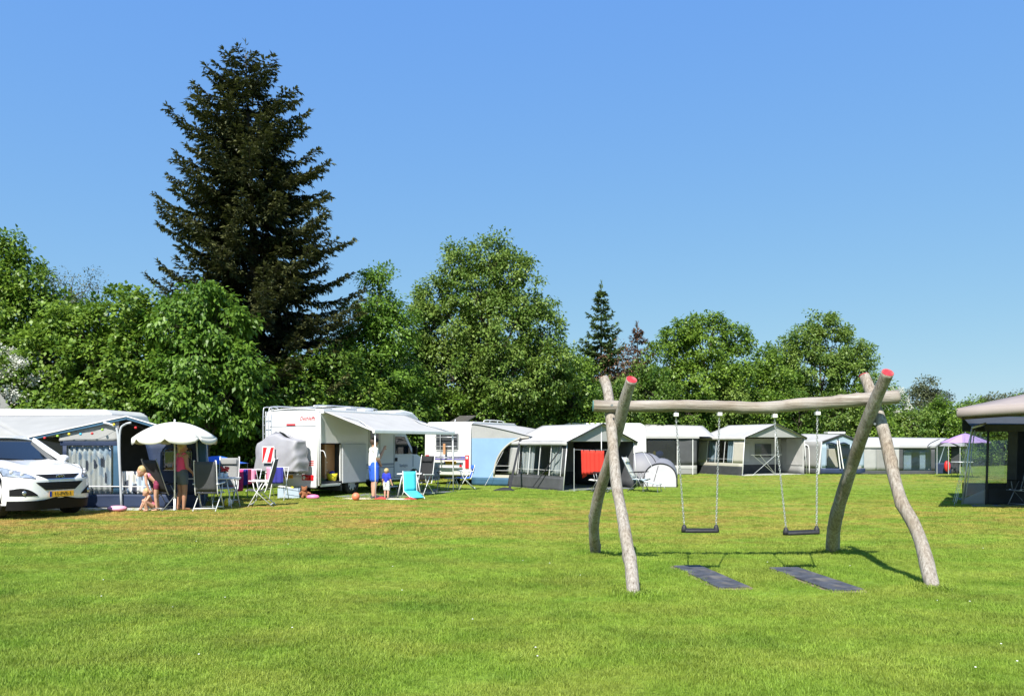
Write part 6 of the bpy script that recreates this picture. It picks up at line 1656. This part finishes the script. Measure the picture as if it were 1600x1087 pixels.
k = MB(); k.sheet(E(1518, 669, RD - .02), E(1541, 663, RD - .02), E(1541, 660, RD + .2), E(1518, 666, RD + .2), 4, 2); k.build('roof_edge', 'white_fabric', ta2, world=True, thick=.02)
epan('skirt', 0, 2.6, .01, .44, 'black_fabric'); epan('window_pane', .02, .58, .44, 1.96, 'clear_plastic'); epan('wall_strip', .58, .86, .44, 2.1, 'charcoal_fabric', .005)
epan('header', -.1, 2.6, 1.96, 2.16, 'charcoal_fabric', .01)
k = MB(); k.sheet(E(1519, 668), wl(2.6, 2.1), V((16.2, 23.2, 2.45)), V((13.6, 23.2, 2.45)), 8, 6, .02); k.build('roof_panel', 'charcoal_fabric', ta2, world=True, smooth=True, thick=.006)
for x0, x1, z0, z1, nm, m in ((13.6, 16.4, .01, .45, 'rear_skirt', 'charcoal_fabric'), (13.6, 15.15, .45, 2.0, 'rear_window', 'clear_plastic'), (15.15, 16.4, .45, 2.0, 'rear_wall', 'charcoal_fabric'), (13.6, 16.4, 2.0, 2.4, 'rear_header', 'charcoal_fabric')):
    k = MB(); k.sheet((x0, 23.2, z0), (x1, 23.2, z0), (x1, 23.2, z1), (x0, 23.2, z1), 6, 6, .02); k.build(nm, m, ta2, world=True, thick=.006)
k = MB(); k.sheet((15.6, 20.8, .01), (16.4, 23.2, .01), (16.4, 23.2, 2.4), (15.6, 20.8, 2.1), 6, 6, .02); k.build('far_side_wall', 'charcoal_fabric', ta2, world=True, thick=.006)
k = MB(); k.sheet((12.0, 20.0, .012), (16.8, 20.2, .012), (16.4, 23.2, .012), (13.4, 23.2, .012), 6, 6, .003); k.build('groundsheet', 'groundsheet', ta2, world=True, thick=.006)
pc = thing('square_parasol', 'large taupe square canopy at the right picture edge', 'canopy', (14.7, 19.1, 0), 0)
c0, c1_, c2_, c3_ = P(1495, 638, 18.0), V((17.0, 16.6, 2.82)), V((18.2, 20.8, 2.9)), V((12.5, 21.3, 2.50))
ap = V((14.7, 19.1, 3.28))
for a, b in ((c0, c1_), (c1_, c2_), (c2_, c3_), (c3_, c0)):
    k = MB(); k.sheet(a, b, ap + (b - ap) * .02, ap + (a - ap) * .02, 10, 8, .02, sag=.05); k.build('canopy_panel', 'taupe_fabric', pc, world=True, smooth=True, thick=.006)
    k = MB(); k.sheet(a - V((0, 0, .20)), b - V((0, 0, .20)), b, a, 10, 2, .01); k.build('valance', 'taupe_fabric', pc, world=True, smooth=True, thick=.006)
    k = MB(); k.tube([a - V((0, 0, .04)), ap - V((0, 0, .05))], .014, 6); k.build('rib', 'charcoal_fabric', pc, world=True)
k = MB(); k.tube([(14.7, 19.1, 0), ap], .028, 8); k.build('pole', 'grey_metal', pc, world=True)
k = MB(); k.box((14.7, 19.1, .05), (.9, .9, .1)); k.build('base', 'grey_metal', pc, world=True, bevel=.02)
recliner('dark chair with pale stripes inside the charcoal tent', (13.35, 20.05, 0), R(195), 'dark_stripe', 'grey_metal', .28, .74)
for i, (px, d, z, wh) in enumerate(((1491, 20.3, 2.0, 'nearest the lawn'), (1494, 20.75, 1.7, 'just behind the nearest one'), (1489, 21.2, 2.0, 'farthest from the tent'))):
    rope('guy_rope', 'thin guy rope of the charcoal tent, %s' % wh, cl if i != 1 else cl.lerp(cb_, .2), G(px, d, .02), .006, 'white_metal')

# ---------------------------------------------------------------- things on the left pitch
parasol('white parasol with scalloped edge over the woman in pink', G(273, 18.7), 1.78, 2.16, .99, 'parasol_white', 8, .14)
recliner('dark high backed chair left of the woman in pink', G(263, 18.95), R(62), 'black_fabric', 'grey_metal', .36, .80)
recliner('charcoal chair with white frame seen from behind at the white table', G(328, 18.95), R(92), 'dark_grey_fabric', 'white_metal', .12, .76)
recliner('grey padded chair on the far side of the white table', G(352, 21.0), R(-88), 'mid_grey_fabric', 'white_metal', .16, .80)
recliner('charcoal chair with white frame turned to the left beside the washing', G(404, 20.1), R(188), 'dark_grey_fabric', 'white_metal', .26, .78)
recliner('low dark chair half hidden behind the white table by the awning', G(303, 20.8), R(-100), 'charcoal_fabric', 'grey_metal', .2, .5)
tw_ = table('long white camp table between the charcoal chairs', G(326, 19.85), 0, 1.45, .68, .76, 'white_plastic', 'white_metal')
fl = thing('flower_pot', 'white pot with red flowers on the camp table', 'flower pot', G(352, 19.8, .76), 0)
k = MB(); k.lathe([(.001, .0), (.05, 0), (.07, .12), (.062, .12), (.05, .10), (.001, .10)], (0, 0, 0), 14); k.build('pot', 'white_plastic', fl, smooth=True)
k = MB()
for i in range(26):
    a = rnd.uniform(0, 6.28); r = .10 * math.sqrt(rnd.random()); k.ell((r * math.cos(a), r * math.sin(a), .22 + rnd.uniform(-.05, .05)), (.03, .03, .025), 7, 5)
k.build('blossoms', 'red_plastic', fl, smooth=True)
k = MB()
for i in range(9):
    a = rnd.uniform(0, 6.28); k.tube([(0, 0, .1), (.07 * math.cos(a), .07 * math.sin(a), .22)], .005, 4)
k.build('stems', 'leaf_green', fl)
for px, d, r, h, m, nm, lb in ((293, 19.7, .055, .14, 'bright_blue', 'mug', 'blue beaker on the camp table beside the woman'), (298, 19.75, .05, .11, 'royal_blue', 'mug', 'dark blue beaker on the camp table'), (290, 19.9, .04, .20, 'yellow_plastic', 'bottle', 'yellow bottle on the camp table beside the beakers'), (346, 19.7, .05, .13, 'white_plastic', 'jug', 'white jug on the camp table beside the flower pot')):
    o = thing(nm, lb, nm, G(px, d, .76), 0)
    k = MB(); k.lathe([(.001, 0), (r * .85, 0), (r, h), (r * .9, h), (r * .78, .01), (.001, .01)], (0, 0, 0), 14); k.build('vessel', m, o, smooth=True)
    if nm != 'bottle':
        k = MB(); k.tube([V((r * .95, 0, h * .8)), V((r * 1.6, 0, h * .7)), V((r * 1.6, 0, h * .35)), V((r * .9, 0, h * .25))], .007, 5); k.build('handle', m, o, smooth=True)
    else:
        k = MB(); k.lathe([(r, h), (r * .4, h + .05), (r * .4, h + .09), (.001, h + .09)], (0, 0, 0), 12); k.build('bottle_neck', m, o, smooth=True)
ball('beach_ball', 'yellow and white ball under the camp table', G(356, 19.9), .115, 'white_plastic', 'yellow_plastic')
k = MB(); k.grid(lambda u, v: ((.46 * math.cos(2 * math.pi * u)) * math.sin(math.pi * v) ** .7 * (1 + .06 * math.sin(6 * u)), .22 * math.sin(2 * math.pi * u) * math.sin(math.pi * v) ** .7, .075 - .075 * math.cos(math.pi * v)), 24, 10)
pn_ = k.build('inflatable_ring', 'pale_pink', None, smooth=True); pn_.location = G(183, 18.55); pn_.scale = (.5, .8, .95)
tag(pn_, 'pink inflatable cushion on the grass before the navy tent skirt', 'inflatable')
# washing racks
def airer(label, px, d, W, H, cloths, rotz=0):
    t = thing('clothes_airer', label, 'clothes airer', G(px, d), rotz, 'clothes airers')
    for sx in (-1, 1):
        k = MB(); k.tube([(sx * W / 2, -.25, 0), (sx * W / 2, .25, H)], .011, 6); k.tube([(sx * W / 2, .25, 0), (sx * W / 2, -.25, H)], .011, 6); k.build('leg_pair', 'white_metal', t, smooth=True)
    for i in range(5):
        y = -.25 + .125 * i; k = MB(); k.tube([(-W / 2, y, H), (W / 2, y, H)], .006, 5); k.build('rail', 'white_metal', t)
    for i, (x0, x1, y, dz, m, nm) in enumerate(cloths):
        k = MB(); k.sheet((x0, y - .012, H - dz), (x1, y - .012, H - dz * .97), (x1, y, H + .012), (x0, y, H + .012), 30, 8, .02, fold=.016, nf=3 + i % 3, seed=i); 
        k.build(nm, m, t, smooth=True, thick=.008)
    return t
airer('clothes airer hung with pink and purple towels behind the turned chair', 383, 22.0, .78, .90,
      [(-.38, .38, -.27, .16, 'purple_towel', 'towel'), (-.33, -.22, -.30, .55, 'pink_towel', 'towel'), (-.16, .05, -.30, .62, 'pink_towel', 'towel'), (.06, .18, -.29, .45, 'blue_towel', 'garment'), (.19, .28, -.30, .42, 'swim_maroon', 'garment'), (.28, .38, -.29, .38, 'pale_pink', 'garment'), (-.38, .36, -.14, .3, 'pink_towel', 'towel')])
airer('clothes airer with a navy towel behind the motorhome', 436, 22.3, .42, .95, [(-.16, .20, -.27, .46, 'blue_towel', 'towel'), (-.2, -.14, -.28, .5, 'shirt_white', 'garment'), (-.26, -.17, -.29, .42, 'pale_pink', 'garment')])
# toys by the motorhome
bx = thing('storage_box', 'translucent plastic box full of toys behind the motorhome', 'storage box', G(453, 23.2), R(8))
k = MB()
for s_ in (((0, -.22, .15), (.64, .012, .30)), ((0, .22, .15), (.64, .012, .30)), ((-.32, 0, .15), (.012, .43, .30)), ((.32, 0, .15), (.012, .43, .30)), ((0, 0, .012), (.63, .43, .012))): k.box(*s_)
k.build('tub', 'box_plastic', bx)
k = MB(); k.box((-.12, 0, .33), (.40, .46, .015), Matrix.Rotation(R(8), 3, 'Y')); k.build('lid', 'white_plastic', bx)
k = MB(); k.ell((.0, -.08, .15), (.22, .10, .11)); k.build('pink_toy', 'pink_plastic', bx, smooth=True)
k = MB(); k.ell((.08, -.12, .30), (.06, .06, .05)); k.build('yellow_toy', 'yellow_plastic', bx, smooth=True)
td_ = thing('teddy_bear', 'brown plush bear lying beside the toy box', 'plush toy', G(475, 23.1), R(-60))
fused('plush_body', [((0, 0, .12), (.12, .11, .12)), ((.04, 0, .27), (.085, .085, .08)), ((.03, .07, .34), (.03, .03, .03)), ((.03, -.07, .34), (.03, .03, .03)), ((.10, 0, .25), (.04, .04, .035)), ((.02, .08, .18), (.12, .16, .14), .035, .03), ((.02, -.08, .18), (.12, -.16, .14), .035, .03), ((.05, .06, .06), (.18, .09, .04), .045, .04), ((.05, -.06, .06), (.18, -.09, .04), .045, .04)], .014, 'plush_brown', td_)
k = MB(); k.lathe([(.001, .0), (.17, 0), (.20, .05), (.15, .10), (.05, .12), (.001, .12)], (0, 0, 0), 18); o = k.build('sand_mould', 'pink_plastic', None, smooth=True); o.location = G(489, 22.9); o.scale = (1, .7, 1); tag(o, 'flat pink plastic toy on the grass by the motorhome corner', 'toy')
ball('play_ball', 'orange ball on the grass in front of the motorhome', G(556, 22.05), .115, 'orange_ball')
bu = thing('bucket', 'yellow bucket with blue rim in the garage of the motorhome', 'bucket', vo + Matrix.Rotation(F62, 3, 'Z') @ V((.78, .16, .48)), F62)
k = MB(); k.lathe([(.001, 0), (.12, 0), (.17, .22), (.16, .22), (.11, .015), (.001, .015)], (0, 0, 0), 16); k.build('pail', 'yellow_plastic', bu, smooth=True)
k = MB(); k.ell((0, 0, .24), (.09, .09, .06)); k.build('cloth', 'royal_blue', bu, smooth=True)
k = MB(); k.grid(lambda u, v: tuple(vo + Matrix.Rotation(F62, 3, 'Z') @ V((.16 + .36 * u, .12 + .3 * v, .485 + .16 * math.sin(math.pi * u) * math.sin(math.pi * v) * (1 + .5 * mnoise.noise(V((u * 5, v * 5, 3))))))), 10, 8)
bg = vo + Matrix.Rotation(F62, 3, 'Z') @ V((.34, .27, .485)); o = k.build('holdall', mk('holdall_green', (.03, .06, .025), .8, var=.4, scale=14), None, origin=bg, smooth=True, thick=.01); tag(o, 'dark green bag lying in the open motorhome garage', 'bag')
# under the van awning
def flat_mat(name, label, pts, mat, z=.008):
    k = MB(); c = sum((Vector(p) for p in pts), V((0, 0, 0))) / 4
    k.sheet(*[Vector(p) + V((0, 0, z)) for p in pts], 12, 6, .006); o = k.build(name, mat, None, origin=c, smooth=True, thick=.006); tag(o, label, 'mat'); return o
RV = Matrix.Rotation(F62, 3, 'Z')
flat_mat('awning_mat', 'grey groundsheet under the motorhome awning', [vo + RV @ V(q) for q in ((.5, -.15, 0), (.3, -2.2, 0), (4.4, -2.2, 0), (4.4, -.15, 0))], 'groundsheet')
flat_mat('picnic_rug', 'long cream rug with red ends on the grass before the awning', [G(534, 22.55), G(640, 22.25), G(646, 22.75), G(542, 23.1)], 'mat_cream', .014)
for px in (594, 641):
    k = MB(); c = G(px, 22.5); k.slab([(-.20, 0, 0), (.20, 0, 0), (.02, .02, .07)], .30, (0, 1, 0)); o = k.build('folded_rug_end', 'mat_red', None); o.location = c + V((0, 0, .012)); tag(o, 'red fold of the rug %s' % ('at the toddler\'s feet' if px < 600 else 'below the teal lounger'), 'rug fold')
table('white camp table behind the teal lounger', G(640, 23.9), R(5), .75, .6, .72, 'white_plastic', 'white_metal')
recliner('black padded chair beside the teal lounger', G(657, 24.2), R(238), 'black_fabric', 'white_metal', .18, .80)
recliner('grey round backed chair in the shade behind the black chair', G(672, 26.0), R(-95), 'silver_grey_fabric', 'grey_metal', .1, .5)
lo = thing('lounger', 'small teal folding lounger in front of the white table', 'lounger', G(641, 23.05), R(-62))
k = MB(); k.grid(lambda u, v: (.0 - .06 * v, (u - .5) * .40, .22 + .58 * v), 4, 6); k.build('backrest', 'teal_seat', lo, smooth=True, thick=.015)
k = MB(); k.grid(lambda u, v: (.0 + .62 * v, (u - .5) * .40, .22 - .17 * v + .02 * math.sin(3 * v)), 4, 8); k.build('seat', 'teal_seat', lo, smooth=True, thick=.015)
for sg in (-1, 1):
    k = MB(); k.tube([(-.07, sg * .21, .82), (.0, sg * .21, .22), (.62, sg * .21, .05), (.64, sg * .21, 0)], .011, 6); k.tube([(.02, sg * .21, .22), (-.2, sg * .21, 0)], .011, 6); k.build('side_frame', 'white_metal', lo, smooth=True)
st = thing('step_stool', 'folding metal step stool behind the man in blue shorts', 'step stool', vo + RV @ V((2.75, -.55, 0)), F62)
for z, y in ((.22, -.12), (.44, .08)):
    k = MB(); k.box((0, y, z), (.40, .22, .03)); k.build('step', 'white_metal', st, bevel=.006)
for sx in (-.2, .2):
    k = MB(); k.tube([(sx, -.28, 0), (sx, .10, .48)], .014, 6); k.tube([(sx, .28, 0), (sx, .08, .48)], .014, 6); k.build('leg_pair', 'grey_metal', st, smooth=True)
# by the bike rack caravan
recliner('small bright blue folding chair beside the bike rack caravan', G(725, 27.3), R(190), 'bright_blue', 'white_metal', .25, .42)
table('low folding stool frame beside the blue chair', G(707, 27.2), R(20), .5, .4, .42, 'mid_grey_fabric', 'white_metal')
# striped deck chairs
recliner('striped deck chair with leg rest in front of the dome tent', G(1001, 26.2), R(-25), 'deck_stripe', 'grey_metal', .45, .72)
recliner('striped deck chair seen edge on before the red towel', G(934, 25.6), R(165), 'deck_stripe', 'grey_metal', .12, .70)
lr = thing('leg_rest', 'striped foot stool standing before the deck chair', 'foot stool', G(1019, 25.9), R(-25))
k = MB(); k.grid(lambda u, v: (-.28 + .56 * u, (v - .5) * .5, .40 - .14 * u), 6, 4); k.build('seat', 'deck_stripe', lr, smooth=True, thick=.02)
for sx in (-.22, .22):
    for sy in (-.24, .24):
        k = MB(); k.tube([(sx, sy, .38 if sx < 0 else .28), (sx * 1.15, sy, 0)], .011, 6); k.build('leg', 'grey_metal', lr)

# a few daisies in the lawn
k = MB()
for i in range(26):
    d_ = rnd.uniform(5.2, 13); x_ = rnd.uniform(-.5, .62) * d_ * 1.1
    if not on_mat(x_, d_):
        k.lathe([(.001, .036), (.005, .037), (.008, .034), (.001, .031)], (x_, d_, rnd.uniform(-.006, .004)), 7)
tag(k.build('daisies', 'white_plastic'), 'tiny white daisies scattered in the grass', 'daisies', kind='stuff')

for o_, p_, q_, lb in ((tb_, (-.1, -.1, 1.96), (-.9, -.8, .02), 'thin guy rope at the near corner of the cream tent'), (tb_, (-.1, 3.5, 1.96), (-1.0, 3.9, .02), 'thin guy rope at the left corner of the cream tent'),
                       (ta, (3.1, -.1, 1.72), (3.7, -.9, .02), 'thin guy rope at the right corner of the tent with the red towel'), (ta, (-.1, 3.67, 1.72), (-.9, 4.1, .02), 'thin guy rope at the left corner of the tent with the red towel')):
    rope('guy_rope', lb, MTX[o_.name] @ V(p_), MTX[o_.name] @ V(q_), .006, 'white_metal')
for px0, py0, d0, px1, d1, lb in ((1340, 697, 40.5, 1334, 39.4, 'thin guy rope at the left end of the long pale awning'), (1284, 690, 40.5, 1277, 39.5, 'thin guy rope of the low grey tent with pale blue gable'), (322, 687, 19.45, 333, 18.9, 'thin guy rope at the right corner of the blue and grey awning')):
    rope('guy_rope', lb, P(px0, py0, d0), G(px1, d1, .02), .006, 'white_metal')
